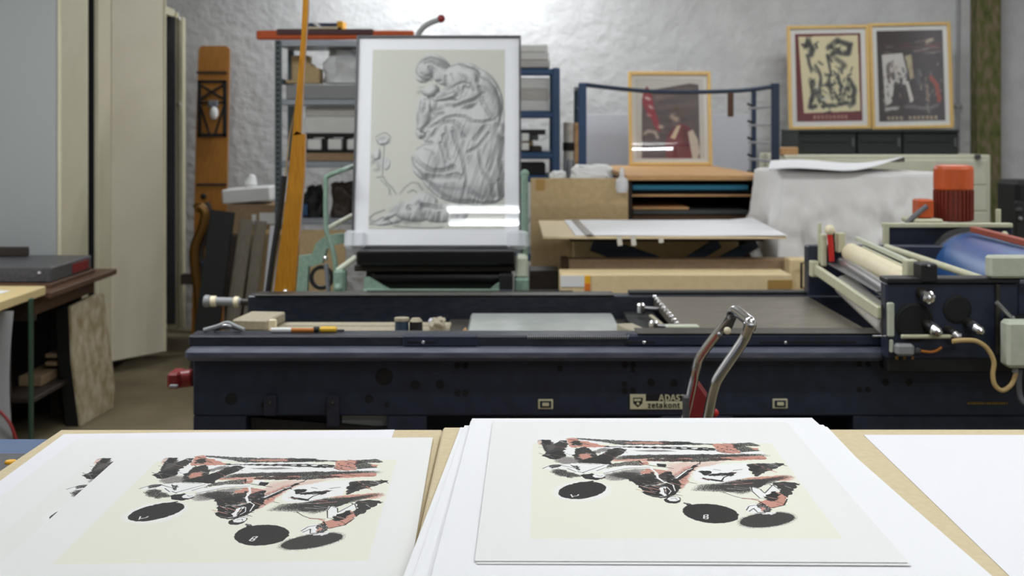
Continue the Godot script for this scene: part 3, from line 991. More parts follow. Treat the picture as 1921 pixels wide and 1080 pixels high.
func _ready() -> void:
	# ---------- camera ----------
	var cam := Camera3D.new()
	cam.name = "camera"
	cam.projection = Camera3D.PROJECTION_FRUSTUM
	cam.near = 0.05
	cam.far = 60.0
	cam.size = 0.05 * 1080.0 / 2400.0
	cam.frustum_offset = Vector2(0.0, -0.05 * 300.0 / 2400.0)   # a shift lens: level camera, horizon high in the picture
	cam.position = Vector3(0, 1.35, 0)
	var optics := CameraAttributesPhysical.new()
	optics.frustum_focal_length = 45.0
	optics.frustum_focus_distance = 1.85
	optics.frustum_near = 0.05
	optics.frustum_far = 60.0
	optics.exposure_aperture = 7.5
	cam.attributes = optics
	add_child(cam)
	cam.size = 0.05 * 1080.0 / 2400.0
	cam.near = 0.05
	cam.current = true
	# ---------- surroundings and exposure ----------
	var env := Environment.new()
	env.background_mode = Environment.BG_COLOR
	env.background_color = Color(0.02, 0.02, 0.02)
	env.tonemap_mode = Environment.TONE_MAPPER_LINEAR
	env.tonemap_exposure = 0.87
	env.sdfgi_enabled = true
	env.ssao_enabled = true
	env.ssil_enabled = true
	var we := WorldEnvironment.new()
	we.name = "surroundings"
	we.environment = env
	add_child(we)
	rng.seed = 1
	materials()
	# ---------- lamps: twin fluorescent battens under the ceiling ----------
	# x of the middle, height, depth, gap between the tubes, energy of each tube
	batten(0.21, 2.93, 0.05, 0.30, LAMP * 0.18, "twin tube ceiling lamp right above the near end of the print table")
	batten(1.13, 2.93, 1.80, 0.055, LAMP * 0.34, "twin tube ceiling lamp above the blank sheet on the right")
	batten(1.3, 2.93, -1.7, 0.20, LAMP * 0.72, "added twin tube fill lamp behind the print table")  # unseen lamp, added to light the faces turned to the camera
	batten(-0.35, 2.75, 8.0, 0.16, LAMP * 0.58, "twin tube ceiling lamp close to the back wall")
	batten(-1.75, 2.93, 3.9, 0.2, LAMP * 0.95, "added twin tube fill lamp above the left bench")  # unseen lamp, added to brighten the left side
	batten(2.1, 2.93, 6.9, 0.2, LAMP * 0.32, "added twin tube fill lamp before the twin posters")  # unseen lamp, added to brighten the right of the back wall
	batten(2.9, 2.93, 4.0, 0.2, LAMP * 0.65, "twin tube ceiling lamp above the roller end of the press")
	batten(-0.25, 2.93, 3.45, 0.2, LAMP * 0.18, "twin tube ceiling lamp above the left end of the press")
	room()
	work_table()
	proof_press()
	pallet_truck()
	hand_press()
	left_side()
	shelf_rack()
	blue_rack()
	drying_rack()
	back_middle()
	back_right()
	small_tools()


const LAMP := 3.0
const TILT := 12.35
const FLAG_TILT := 8.0


func batten(x: float, y: float, d: float, gap: float, energy: float, label: String) -> void:
	var t := thing("ceiling_lamp", label, "lamp", Vector3(x, y, -d), "ceiling lamps")
	slab("housing", t, M.white_enamel, x - 0.80, x + 0.80, y + 0.02, y + 0.09, d - gap / 2.0 - 0.06, d + gap / 2.0 + 0.06)
	for s in [-0.5, 0.5]:
		var z: float = d + gap * s
		rod("tube", t, M.tube_glow, Vector3(x - 0.74, y, -z), Vector3(x + 0.74, y, -z), 0.019, 12)
		for e in [-1.0, 1.0]:
			slab("lamp_holder", t, M.white_enamel, x + e * 0.76 - 0.015, x + e * 0.76 + 0.015, y - 0.024, y + 0.03, z - 0.02, z + 0.02)
		var l := AreaLight3D.new()
		l.name = "tube_light"
		l.area_size = Vector2(1.46, 0.034)
		l.light_energy = energy
		l.light_color = Color(0.97, 0.985, 1.0)
		l.area_range = 20.0
		l.shadow_enabled = true
		l.rotation = Vector3(-PI / 2.0, 0, 0)
		l.position = Vector3(0, -0.022, -(z - d))
		t.add_child(l, true)


func materials() -> void:
	var wall := mottled("wall_paint", c8(194, 194, 194), c8(208, 208, 208), 0.85, 0.0, 0.02, Vector3.ONE * 0.8)
	relief(wall, 0.022, 0.7, 5)
	var fl := mottled("concrete", c8(112, 102, 78), c8(136, 124, 98), 0.7, 0.0, 0.02, Vector3.ONE * 0.5, 5)
	relief(fl, 0.05, 0.15)
	mottled("ceiling_paint", c8(206, 205, 200), c8(214, 213, 208), 0.9, 0.0, 0.01, Vector3.ONE * 0.4)
	plain("white_enamel", c8(232, 232, 228), 0.4)
	var tube := plain("tube_glow", c8(250, 250, 250), 0.5)
	tube.emission_enabled = true
	tube.emission = c8(248, 251, 255)
	tube.emission_energy_multiplier = 10.0
	mottled("navy", c8(27, 34, 51), c8(39, 47, 67), 0.45, 0.0, 0.02, Vector3.ONE * 3.0, 5)
	mottled("navy_worn", c8(24, 28, 44), c8(48, 51, 60), 0.4, 0.0, 0.03, Vector3(2, 8, 8), 5)
	mottled("ledge", c8(78, 83, 98), c8(110, 114, 126), 0.34, 0.3, 0.02, Vector3(1.5, 8, 8), 5)  # paler, bluer tone puts the overhead highlight into the colour
	plain("black", c8(18, 18, 19), 0.5)
	plain("black_oily", c8(14, 14, 15), 0.3)
	mottled("oily_steel", c8(48, 46, 42), c8(78, 74, 66), 0.4, 0.3, 0.03, Vector3.ONE * 4.0, 5)
	mottled("bed_steel", c8(112, 106, 94), c8(146, 138, 122), 0.34, 0.5, 0.02, Vector3(1.5, 4, 6), 5)
	plain("chrome", c8(228, 228, 230), 0.17, 1.0)
	plain("steel", c8(168, 168, 170), 0.32, 0.9)
	mottled("dirty_cream", c8(150, 142, 122), c8(176, 166, 142), 0.6, 0.0, 0.04, Vector3.ONE * 5.0)
	mottled("machine_cream", c8(196, 194, 162), c8(208, 206, 178), 0.45, 0.0, 0.02, Vector3.ONE * 4.0)
	mottled("machine_green", c8(186, 192, 172), c8(200, 204, 186), 0.45, 0.0, 0.02, Vector3.ONE * 5.0)
	mottled("mint", c8(112, 140, 124), c8(142, 164, 146), 0.45, 0.0, 0.04, Vector3.ONE * 5.0)
	mottled("roller_white", c8(206, 202, 192), c8(216, 212, 204), 0.4, 0.0, 0.02, Vector3.ONE * 3.0)
	mottled("roller_cream", c8(226, 214, 178), c8(236, 226, 196), 0.5, 0.0, 0.02, Vector3.ONE * 3.0)
	var cb := plain("cylinder_blue", c8(54, 104, 170), 0.3)
	cb.clearcoat_enabled = true
	cb.clearcoat = 0.6
	cb.clearcoat_roughness = 0.25
	plain("motor_red", c8(200, 88, 36), 0.4)
	mottled("motor_dark_red", c8(112, 42, 28), c8(136, 54, 36), 0.45, 0.0, 0.03, Vector3.ONE * 6.0)
	plain("brick_red", c8(160, 74, 52), 0.5)
	plain("signal_red", c8(196, 34, 28), 0.4)
	plain("dark_red", c8(128, 28, 30), 0.4)
	plain("cable_beige", c8(196, 168, 112), 0.6)
	plain("cable_grey", c8(110, 112, 118), 0.6)
	plain("cable_orange", c8(188, 116, 40), 0.6)
	plain("brass_letters", c8(150, 122, 44), 0.5, 0.3)
	mottled("plate_cream", c8(206, 200, 160), c8(222, 218, 186), 0.5, 0.0, 0.05, Vector3.ONE * 12.0)
	# paper and board
	plain("paper", c8(238, 238, 240), 0.9)
	plain("interleaf", c8(236, 235, 240), 0.9)
	mottled("greyboard", c8(206, 190, 154), c8(216, 201, 166), 0.9, 0.0, 0.05, Vector3.ONE * 4.0, 5)
	mottled("cardboard", c8(182, 158, 118), c8(196, 172, 132), 0.9, 0.0, 0.03, Vector3.ONE * 3.0, 5)
	mottled("cardboard_dark", c8(146, 122, 94), c8(160, 136, 106), 0.9, 0.0, 0.03, Vector3.ONE * 3.0, 5)
	mottled("carton_light", c8(218, 194, 148), c8(226, 204, 160), 0.85, 0.0, 0.03, Vector3.ONE * 3.0, 5)
	plain("tape", c8(170, 134, 74), 0.4)
	mottled("pale_board", c8(222, 204, 168), c8(230, 213, 178), 0.8, 0.0, 0.03, Vector3.ONE * 3.0)
	mottled("paper_pile", c8(176, 172, 166), c8(206, 203, 198), 0.9, 0.0, 0.08, Vector3(0.3, 14, 0.3), 2)
	mottled("paper_pile_white", c8(206, 206, 204), c8(226, 226, 224), 0.9, 0.0, 0.08, Vector3(0.3, 14, 0.3), 2)
	picture("litho_print", print_picture(true))
	picture("litho_proof", print_picture(false))
	picture("statue_print", statue_picture())
	picture("flag_print", flag_poster())
	picture("couple_print", couple_poster())
	picture("crowd_print", crowd_poster())
	plain("mount_white", c8(238, 239, 242), 0.8)
	plain("poster_white", c8(226, 226, 222), 0.8)
	var glass := plain("glazing", Color(1, 1, 1, 0.02), 0.02)
	glass.transparency = BaseMaterial3D.TRANSPARENCY_ALPHA
	var film := plain("clear_film", Color(0.93, 0.94, 0.96, 0.55), 0.35)
	film.transparency = BaseMaterial3D.TRANSPARENCY_ALPHA
	# wood
	mottled("amber_wood", c8(146, 96, 14), c8(182, 126, 32), 0.35, 0.0, 0.03, Vector3(12, 1.2, 12), 4)
	mottled("pale_wood", c8(206, 182, 128), c8(220, 198, 148), 0.6, 0.0, 0.03, Vector3(8, 1.5, 8), 4)
	mottled("pine", c8(192, 146, 96), c8(210, 166, 116), 0.55, 0.0, 0.03, Vector3(1.0, 10, 8), 4)
	mottled("plank_wood", c8(158, 102, 34), c8(182, 124, 48), 0.45, 0.0, 0.03, Vector3(8, 1.0, 8), 4)
	mottled("brown_wood", c8(74, 50, 32), c8(98, 68, 44), 0.55, 0.0, 0.03, Vector3(2, 8, 2), 4)
	mottled("dark_wood", c8(40, 32, 26), c8(58, 47, 38), 0.6, 0.0, 0.03, Vector3(2, 8, 2), 4)
	mottled("grey_wood", c8(104, 98, 86), c8(128, 121, 106), 0.75, 0.0, 0.03, Vector3(10, 1.5, 10), 4)
	mottled("frame_oak", c8(214, 176, 104), c8(226, 190, 120), 0.5, 0.0, 0.04, Vector3.ONE * 3.0)
	mottled("slate_grey", c8(66, 66, 70), c8(92, 91, 92), 0.4, 0.1, 0.04, Vector3.ONE * 4.0, 5)
	# metal furniture
	mottled("locker_cream", c8(212, 205, 176), c8(220, 213, 186), 0.5, 0.0, 0.01, Vector3.ONE * 1.0)
	mottled("locker_door", c8(208, 200, 178), c8(214, 207, 186), 0.5, 0.0, 0.01, Vector3.ONE * 1.0)
	plain("locker_grey", c8(166, 171, 170), 0.5)
	plain("rack_blue", c8(44, 74, 112), 0.4)
	plain("rack_navy", c8(36, 56, 78), 0.45)
	plain("galvanised", c8(150, 156, 164), 0.42, 0.4)
	plain("upright_grey", c8(86, 98, 102), 0.5, 0.2)
	plain("teal", c8(30, 110, 138), 0.6)
	plain("portfolio_black", c8(28, 27, 27), 0.6)
	plain("portfolio_grey", c8(70, 72, 74), 0.6)
	plain("crate_green", c8(26, 33, 31), 0.6)
	plain("panel_grey", c8(196, 197, 204), 0.6)
	mottled("chest_cream", c8(208, 206, 184), c8(216, 214, 194), 0.55, 0.0, 0.02, Vector3.ONE * 2.0)
	plain("ink_black", c8(12, 12, 13), 0.7)
	var or_ := plain("acrylic_orange", c8(206, 84, 12), 0.18)
	or_.clearcoat_enabled = true
	or_.clearcoat = 0.5
	plain("amber_dark", c8(70, 20, 8), 0.3)
	plain("label_yellow", c8(240, 176, 24), 0.6)
	plain("label_orange", c8(220, 116, 30), 0.6)
	plain("label_white", c8(226, 226, 224), 0.7)
	plain("label_blue", c8(52, 62, 92), 0.7)
	var cl := mottled("cotton", c8(226, 223, 220), c8(232, 230, 227), 0.95, 0.0, 0.01, Vector3.ONE * 2.0)
	cl.rim_enabled = true
	cl.rim = 0.2
	mottled("litho_stone", c8(150, 132, 92), c8(222, 214, 194), 0.8, 0.0, 0.02, Vector3.ONE * 2.0, 6)
	mottled("glass_slab", c8(164, 170, 166), c8(176, 181, 176), 0.18, 0.0, 0.02, Vector3.ONE * 2.0)
	var moss := mottled("column_paint", c8(70, 76, 40), c8(112, 104, 76), 0.8, 0.0, 0.05, Vector3(2.5, 1.0, 2.5), 5)
	moss.albedo_texture = noise_tex(0.03, [c8(64, 72, 34), c8(92, 98, 46), c8(118, 104, 80), c8(140, 128, 108)], 256, FastNoiseLite.TYPE_SIMPLEX_SMOOTH, 5, 4)
	plain("table_blue", c8(84, 108, 146), 0.35)
	plain("pipe_grey", c8(160, 160, 160), 0.6)
	plain("zinc_grey", c8(142, 143, 144), 0.6)
	plain("dark_green", c8(38, 62, 46), 0.5)
	plain("brass", c8(128, 92, 42), 0.28, 0.5)
	plain("yellow_plastic", c8(222, 178, 40), 0.45)
	plain("bottle_white", c8(222, 224, 226), 0.35)
	plain("grey_plastic", c8(140, 142, 142), 0.5)


func room() -> void:
	var s := Shape.new()
	s.box(Vector3(0.6, -0.05, -2.75), Vector3(7.6, 0.1, 12.3), 0.0005)
	struct("floor", s, M.concrete)
	s = Shape.new()
	s.box(Vector3(0.6, 3.15, -2.75), Vector3(7.6, 0.1, 12.3), 0.0005)
	struct("ceiling", s, M.ceiling_paint)
	s = Shape.new()
	s.box(Vector3(0.6, 1.55, -8.72), Vector3(7.4, 3.1, 0.2), 0.0005)
	struct("wall_back", s, M.wall_paint)
	s = Shape.new()
	s.box(Vector3(0.6, 1.55, 3.25), Vector3(7.4, 3.1, 0.2), 0.0005)
	struct("wall_front", s, M.wall_paint)
	s = Shape.new()
	s.box(Vector3(-3.05, 1.55, -2.75), Vector3(0.2, 3.1, 12.1), 0.0005)
	struct("wall_left", s, M.wall_paint)
	s = Shape.new()
	s.box(Vector3(4.25, 1.55, -2.75), Vector3(0.2, 3.1, 12.1), 0.0005)
	struct("wall_right", s, M.wall_paint)
	# the bare green column on the back wall and the conduit beside it
	s = Shape.new()
	s.box(Vector3(3.168, 1.55, -8.56), Vector3(0.16, 3.1, 0.14), 0.006)
	struct("trim_1", s, M.column_paint)
	s = Shape.new()
	s.pipe([Vector3(3.0, 0.0, -8.605), Vector3(3.0, 3.1, -8.605)], 0.012)
	var p := struct("trim_2", s, M.pipe_grey)
	for y in [0.6, 1.5, 2.4]:
		slab("pipe_clip", p, M.pipe_grey, 2.975, 3.025, y - 0.012, y + 0.012, 8.59, 8.62)


# ---------- the foreground table ----------
func work_table() -> void:
	var t := thing("work_table", "long steel-blue work table in the foreground under the prints", "table", Vector3(0.2, 0, -1.5))
	slab("table_top", t, M.table_blue, -1.25, 1.65, 0.768, 0.808, 0.85, 2.235, 0.006)
	slab("edge_rail", t, M.slate_grey, -1.25, -0.795, 0.808, 0.811, 1.98, 2.12, 0.001)
	var dot := Shape.new()
	dot.lathe(Vector3(-0.8068, 0.8453, -2.06), Vector3.UP, [Vector2(0, 0.004), Vector2(0.008, 0.004), Vector2(0.010, 0.002), Vector2(0.010, 0.0)], 16)
	for p in dot.v.size():
		dot.v[p].y += 0.811 - 0.8453
	obj("stud", dot, M.label_yellow, t)
	for x in [-1.18, 1.58]:
		for d in [0.92, 2.16]:
			slab("leg", t, M.table_blue, x - 0.03, x + 0.03, 0.0, 0.768, d - 0.03, d + 0.03, 0.004)
	slab("rail", t, M.table_blue, -1.15, 1.55, 0.70, 0.76, 2.14, 2.18)
	# boards
	tag(slab("grey_board", self, M.greyboard, -0.79, -0.122, 0.8085, 0.822, 1.05, 2.24, 0.002), "tan backing board under the fanned prints on the left", "board", "backing boards")
	tag(slab("grey_board", self, M.greyboard, -0.118, 0.535, 0.8085, 0.838, 1.05, 2.19, 0.003), "thick tan folder under the paper stack in the middle", "board", "backing boards")
	tag(slab("grey_board", self, M.greyboard, 0.538, 1.60, 0.8085, 0.832, 1.05, 2.20, 0.002), "tan backing board under the blank sheet on the right", "board", "backing boards")
	# sheets on the left board
	var y := 0.8226
	var flat_ := func(_u: float, _v: float) -> float: return 0.0
	tag(leaf("interleaf_sheet", self, M.interleaf, [Vector3(-0.752, y, -1.35), Vector3(-0.20, y, -1.35), Vector3(-0.205, y, -2.237), Vector3(-0.772, y, -2.205)], 0.0006, flat_, 2), "thin lavender-white sheet lowest under the left prints", "paper")
	y = 0.8238
	printed("art_print", Vector3(-0.722, y, -1.462), -1.2, "colour print mostly covered, leftmost of the two left prints", 0.0, M.litho_proof)
	y = 0.8250
	printed("art_print", Vector3(-0.6155, y, -1.460), -1.2, "colour print lying on top of the left pile", 0.0)
	# the stack in the middle
	var wave := func(u: float, v: float) -> float: return 0.0007 * sin(v * 5.0 + u * 2.0)
	y = 0.8412
	# front left, back left, back right x and back depth of each sheet
	var fan := [[-0.1290, -0.0880, 0.536, 2.176], [-0.1165, -0.0810, 0.531, 2.182], [-0.0975, -0.0715, 0.520, 2.206], [-0.0945, -0.0700, 0.519, 2.208], [-0.0930, -0.0690, 0.518, 2.210]]
	for k in 5:
		var c: Array = fan[k]
		tag(leaf("white_sheet", self, M.paper, [Vector3(c[0], y, -1.33), Vector3(c[0] + 0.648 - k * 0.004, y, -1.33), Vector3(c[2], y, -c[3]), Vector3(c[1], y, -c[3])], 0.0009, wave, 10),
			["blank white sheet lowest in the middle paper stack", "second lowest blank white sheet in the middle stack", "blank white sheet at mid height of the middle stack", "blank white sheet second below the middle prints", "blank white sheet directly below the middle prints"][k], "paper", "blank sheets in the middle stack")
		y += 0.0019
	printed("art_print", Vector3(-0.0405, 0.8508, -1.466), 0.86, "colour print whose front edge shows below the top print", 0.0007)
	printed("art_print", Vector3(-0.0429, 0.8521, -1.472), 0.86, "colour print lying on top of the middle stack", 0.0007)
	# blank sheet on the right
	tag(leaf("white_sheet", self, M.interleaf, [Vector3(0.570, 0.8326, -1.30), Vector3(1.42, 0.8326, -1.30), Vector3(1.44, 0.8326, -2.155), Vector3(0.593, 0.8326, -2.158)], 0.0006, flat_, 2), "large blank white sheet on the right tan board", "paper")


func printed(called: String, front_left: Vector3, turn: float, label: String, bow: float, m: Material = M.litho_print) -> void:
	var r := deg_to_rad(turn)
	var right := Vector3(cos(r), 0, sin(r)) * 0.496
	var far := Vector3(sin(r), 0, -cos(r)) * 0.70
	var lift := func(u: float, v: float) -> float: return bow * sin(v * 5.0 + u * 2.0)
	tag(leaf(called, self, m, [front_left, front_left + right, front_left + right + far, front_left + far], 0.0006, lift, 12), label, "print", "copies of one colour print")


# ---------- the flat-bed proof press ----------
func screw(parent: Node3D, at: Vector3, r := 0.006) -> void:
	turned("screw", parent, M.steel, at, Vector3(0, 0, 1), [Vector2(r, -0.002), Vector2(r, r * 0.5), Vector2(r * 0.6, r * 0.8), Vector2(0, r * 0.8)], 12)


# a bored hole: rim and flat black disc, the hole's dark put in as colour
func bore(parent: Node3D, px_x: float, y: float, d: float, r: float, m: Material) -> void:
	turned("painted_bolt_hole", parent, m, Vector3(px_x, y, -d), Vector3(0, 0, 1), [Vector2(0, 0.0008), Vector2(r * 0.80, 0.0008), Vector2(r * 0.84, 0.0018), Vector2(r, 0.0018), Vector2(r * 1.05, -0.001)], 20)


func proof_press() -> void:
	var t := thing("proof_press", "long navy-blue flat-bed proof press with a roller carriage", "printing press", Vector3(0.55, 0, -3.8))
	# side panel towards the camera with its openings
	var fp := slab("front_panel", t, M.navy, -0.848, 1.98, 0.585, 0.745, 3.40, 3.44, 0.004)
	for e in [[-0.848, -0.708], [-0.333, -0.227], [0.397, 0.588], [0.907, 1.98]]:
		slab("panel_leg", t, M.navy, e[0], e[1], 0.0, 0.585, 3.402, 3.44, 0.003)
	slab("inner_beam", t, M.slate_grey, -0.70, 1.9, 0.50, 0.60, 3.86, 3.9)
	slab("inner_plate", t, M.glass_slab, -0.46, -0.335, 0.545, 0.585, 3.46, 3.465, 0.001)
	cut("support_arm", t, M.black, [Vector3(-0.70, 0.575, -3.43), Vector3(-0.34, 0.545, -3.43), Vector3(-0.34, 0.53, -3.43), Vector3(-0.70, 0.53, -3.43)], Vector3(0, 0, -0.02))
	slab("end_panel", t, M.navy, -0.848, -0.80, 0.0, 0.745, 3.44, 4.2, 0.004)
	slab("back_panel", t, M.navy, -0.848, 1.98, 0.0, 0.745, 4.20, 4.24, 0.004)
	# rails
	slab("front_ledge", t, M.ledge, -0.853, 1.98, 0.743, 0.776, 3.325, 3.47, 0.018)
	slab("front_rail", t, M.navy_worn, -0.853, 1.98, 0.774, 0.803, 3.37, 3.46, 0.004)
	slab("back_rail", t, M.navy_worn, -0.862, 1.98, 0.69, 0.803, 4.17, 4.25, 0.004)
	slab("end_rail", t, M.navy_worn, -0.848, -0.80, 0.70, 0.742, 3.47, 4.17, 0.004)
	slab("rail_cover", t, M.navy, 0.301, 1.60, 0.776, 0.8085, 3.358, 3.40, 0.006)
	slab("rail_cover", t, M.navy, -0.287, -0.091, 0.776, 0.805, 3.358, 3.40, 0.003)
	slab("rail_cap", t, M.oily_steel, 0.329, 1.60, 0.8085, 0.8115, 3.358, 3.45, 0.001)
	slab("rail_cap", t, M.oily_steel, -0.84, 0.3325, 0.803, 0.807, 4.165, 4.255, 0.001)
	slab("back_cover", t, M.black, 0.385, 1.02, 0.803, 0.812, 4.20, 4.26, 0.002)
	for e in [[790, 3.0, 26], [1200, 3.0, 28], [1515, 3.0, 90]]:
		slab("slot", t, M.ink_black, -1.3424 + e[0] * 3.356 / 2400.0 - e[2] * 0.0014, -1.3424 + e[0] * 3.356 / 2400.0 + e[2] * 0.0014, 0.785, 0.7905, 3.3565, 3.36, 0.0005)
	for e in [793, 1208, 1474]:
		ball("slot_screw", t, M.chrome, Vector3(e * 3.35 / 2400.0 - 1.3400, 0.788, -3.354), 0.005)
	# rack teeth along both rails
	var teeth := Shape.new()
	for i in 46:
		teeth.box(Vector3(0.0421 + i * 0.0058, 0.799, -3.366), Vector3(0.003, 0.007, 0.012), 0.0005)
	tag(obj("gear_rack", teeth, M.steel, t), "", "", "", "stuff")
	teeth = Shape.new()
	for i in 110:
		teeth.box(Vector3(-0.477 + i * 0.0062, 0.809, -4.245), Vector3(0.0034, 0.008, 0.012), 0.0005)
	tag(obj("gear_rack", teeth, M.oily_steel, t), "", "", "", "stuff")
	# bores and bolts of the side panel
	for h in [[433, 748, 11], [720, 706, 16], [778, 722, 8], [825, 721, 8], [692, 748, 8], [858, 686, 6], [873, 686, 6], [858, 737, 6], [873, 737, 6], [1050, 691, 5], [1172, 684, 6], [1187, 684, 6], [1187, 695, 4], [1171, 720, 5], [1172, 733, 6], [1187, 733, 6], [1221, 717, 7], [1264, 718, 7],
			[1612, 683, 5], [1628, 683, 5], [1612, 731, 5], [1628, 731, 5], [1661, 717, 6], [1705, 717, 6], [725, 759, 5], [494, 760, 5]]:
		bore(t, (h[0] - 960) * 3.4 / 2400.0, 1.35 - (h[1] - 240) * 3.4 / 2400.0, 3.4, h[2] * 0.00142, M.ink_black)
	for e in [506, 624]:
		var hx: float = (e - 960) * 3.38 / 2400.0
		slab("hook_bracket", t, M.navy_worn, hx - 0.016, hx + 0.016, 0.59 if e == 506 else 0.56, 0.645, 3.375, 3.40, 0.003)
		ball("bracket_bolt", t, M.oily_steel, Vector3(hx, 0.625, -3.374), 0.006)
	for e in [[1023, 758], [1463, 757]]:
		var lx: float = (e[0] - 960) * 3.395 / 2400.0
		var ly: float = 1.35 - (e[1] - 240) * 3.395 / 2400.0
		var lk := slab("latch_plate", t, M.plate_cream, lx - 0.020, lx + 0.020, ly - 0.013, ly + 0.013, 3.394, 3.40, 0.002)
		slab("latch_inset", lk, M.navy, lx - 0.015, lx + 0.015, ly - 0.009, ly + 0.009, 3.392, 3.395, 0.001)
		slab("latch_bar", lk, M.plate_cream, lx - 0.009, lx + 0.009, ly - 0.004, ly + 0.005, 3.389, 3.393, 0.001)
	# maker's plate
	var px0 := 0.314
	var py := 0.6229
	var np := slab("name_plate", t, M.ink_black, px0, px0 + 0.178, py - 0.019, py + 0.021, 3.396, 3.40, 0.001)
	slab("emblem_field", np, M.plate_cream, px0 - 0.001, px0 + 0.041, py - 0.019, py + 0.021, 3.3945, 3.397, 0.001)
	slab("word_field", np, M.plate_cream, px0 + 0.041, px0 + 0.178, py - 0.019, py + 0.002, 3.3945, 3.397, 0.001)
	var sh := Shape.new()
	var ex := px0 + 0.020
	sh.prism([Vector3(ex - 0.013, py + 0.012, -3.3940), Vector3(ex + 0.013, py + 0.012, -3.3940), Vector3(ex + 0.012, py - 0.003, -3.3940), Vector3(ex, py - 0.014, -3.3940), Vector3(ex - 0.012, py - 0.003, -3.3940)], Vector3(0, 0, -0.001))
	obj("shield", sh, M.ink_black, np)
	slab("shield_band", np, M.plate_cream, ex - 0.010, ex + 0.008, py + 0.003, py + 0.009, 3.3932, 3.3942, 0.0003)
	ball("shield_disc", np, M.plate_cream, Vector3(ex, py - 0.004, -3.3938), 0.004)
	lettering("maker_name", np, M.plate_cream, "ADAST", Vector3(px0 + 0.075, py + 0.0115, -3.3945), 0.0165)
	lettering("model_name", np, M.ink_black, "zetakont", Vector3(px0 + 0.046, py - 0.0085, -3.3938), 0.0145)
	var gold := Shape.new()
	for i in 17:
		gold.box(Vector3(1.212, 0.6194, -3.398) + Vector3(i * 0.0064, 0, 0), Vector3([0.0046, 0.0034, 0.005][i % 3], 0.006, 0.002), 0.0004)
	obj("inscription", gold, M.brass_letters, t)
	# bed, left half: tray with openings
	slab("bed_floor", t, M.black_oily, -0.80, 0.46, 0.66, 0.69, 3.46, 4.17, 0.002)
	slab("bed_tray", t, M.dirty_cream, -0.78, -0.18, 0.764, 0.774, 3.49, 3.72, 0.002)
	slab("bed_tray", t, M.dirty_cream, -0.78, -0.18, 0.764, 0.774, 3.74, 3.80, 0.002)
	slab("bed_tray", t, M.oily_steel, -0.20, 0.40, 0.725, 0.735, 3.47, 4.12, 0.002)
	slab("bed_lip", t, M.dirty_cream, -0.56, -0.15, 0.760, 0.772, 3.462, 3.52, 0.002)
	# clamp bar and bed plate
	slab("bed_plate", t, M.bed_steel, 0.462, 0.968, 0.770, 0.801, 3.462, 4.168, 0.003)
	slab("clamp_recess", t, M.ink_black, 0.36, 0.458, 0.70, 0.755, 3.49, 4.15, 0.002)
	for i in 10:
		turned("clamp_bolt", t, M.chrome, Vector3(0.464, 0.800, -(3.60 + i * 0.062)), Vector3(-0.3, 1, 0.2), [Vector2(0.0075, 0), Vector2(0.0075, 0.003), Vector2(0.005, 0.006), Vector2(0, 0.006)], 14)
	for d in [3.66, 4.02]:
		rod("clamp_lever", t, M.steel, Vector3(0.462, 0.782, -d), Vector3(0.405, 0.786, -d), 0.006, 12)
		turned("clamp_knob", t, M.chrome, Vector3(0.405, 0.764, -d), Vector3.UP, [Vector2(0, 0), Vector2(0.011, 0), Vector2(0.014, 0.006), Vector2(0.014, 0.030), Vector2(0.010, 0.036), Vector2(0, 0.036)], 18)
	beam("clamp_link", t, M.dirty_cream, Vector3(0.425, 0.775, -3.92), Vector3(0.44, 0.775, -3.72), 0.012, 0.008)
	slab("stop_bar", t, M.machine_green, 0.4224, 0.5133, 0.801, 0.808, 3.50, 3.54, 0.002)
	slab("bed_trough", t, M.ink_black, 0.97, 1.98, 0.66, 0.70, 3.46, 4.168, 0.002)
	# end buffer
	rod("buffer", t, M.dark_red, Vector3(-0.8621, 0.6753, -3.46), Vector3(-0.9083, 0.6695, -3.46), 0.024, 16)
	slab("buffer_block", t, M.dark_red, -0.9234, -0.8906, 0.6518, 0.6945, 3.42, 3.5, 0.006)
	slab("buffer_foot", t, M.grey_plastic, -0.9137, -0.891, 0.6577, 0.6662, 3.405, 3.42, 0.002)
	carriage(t)


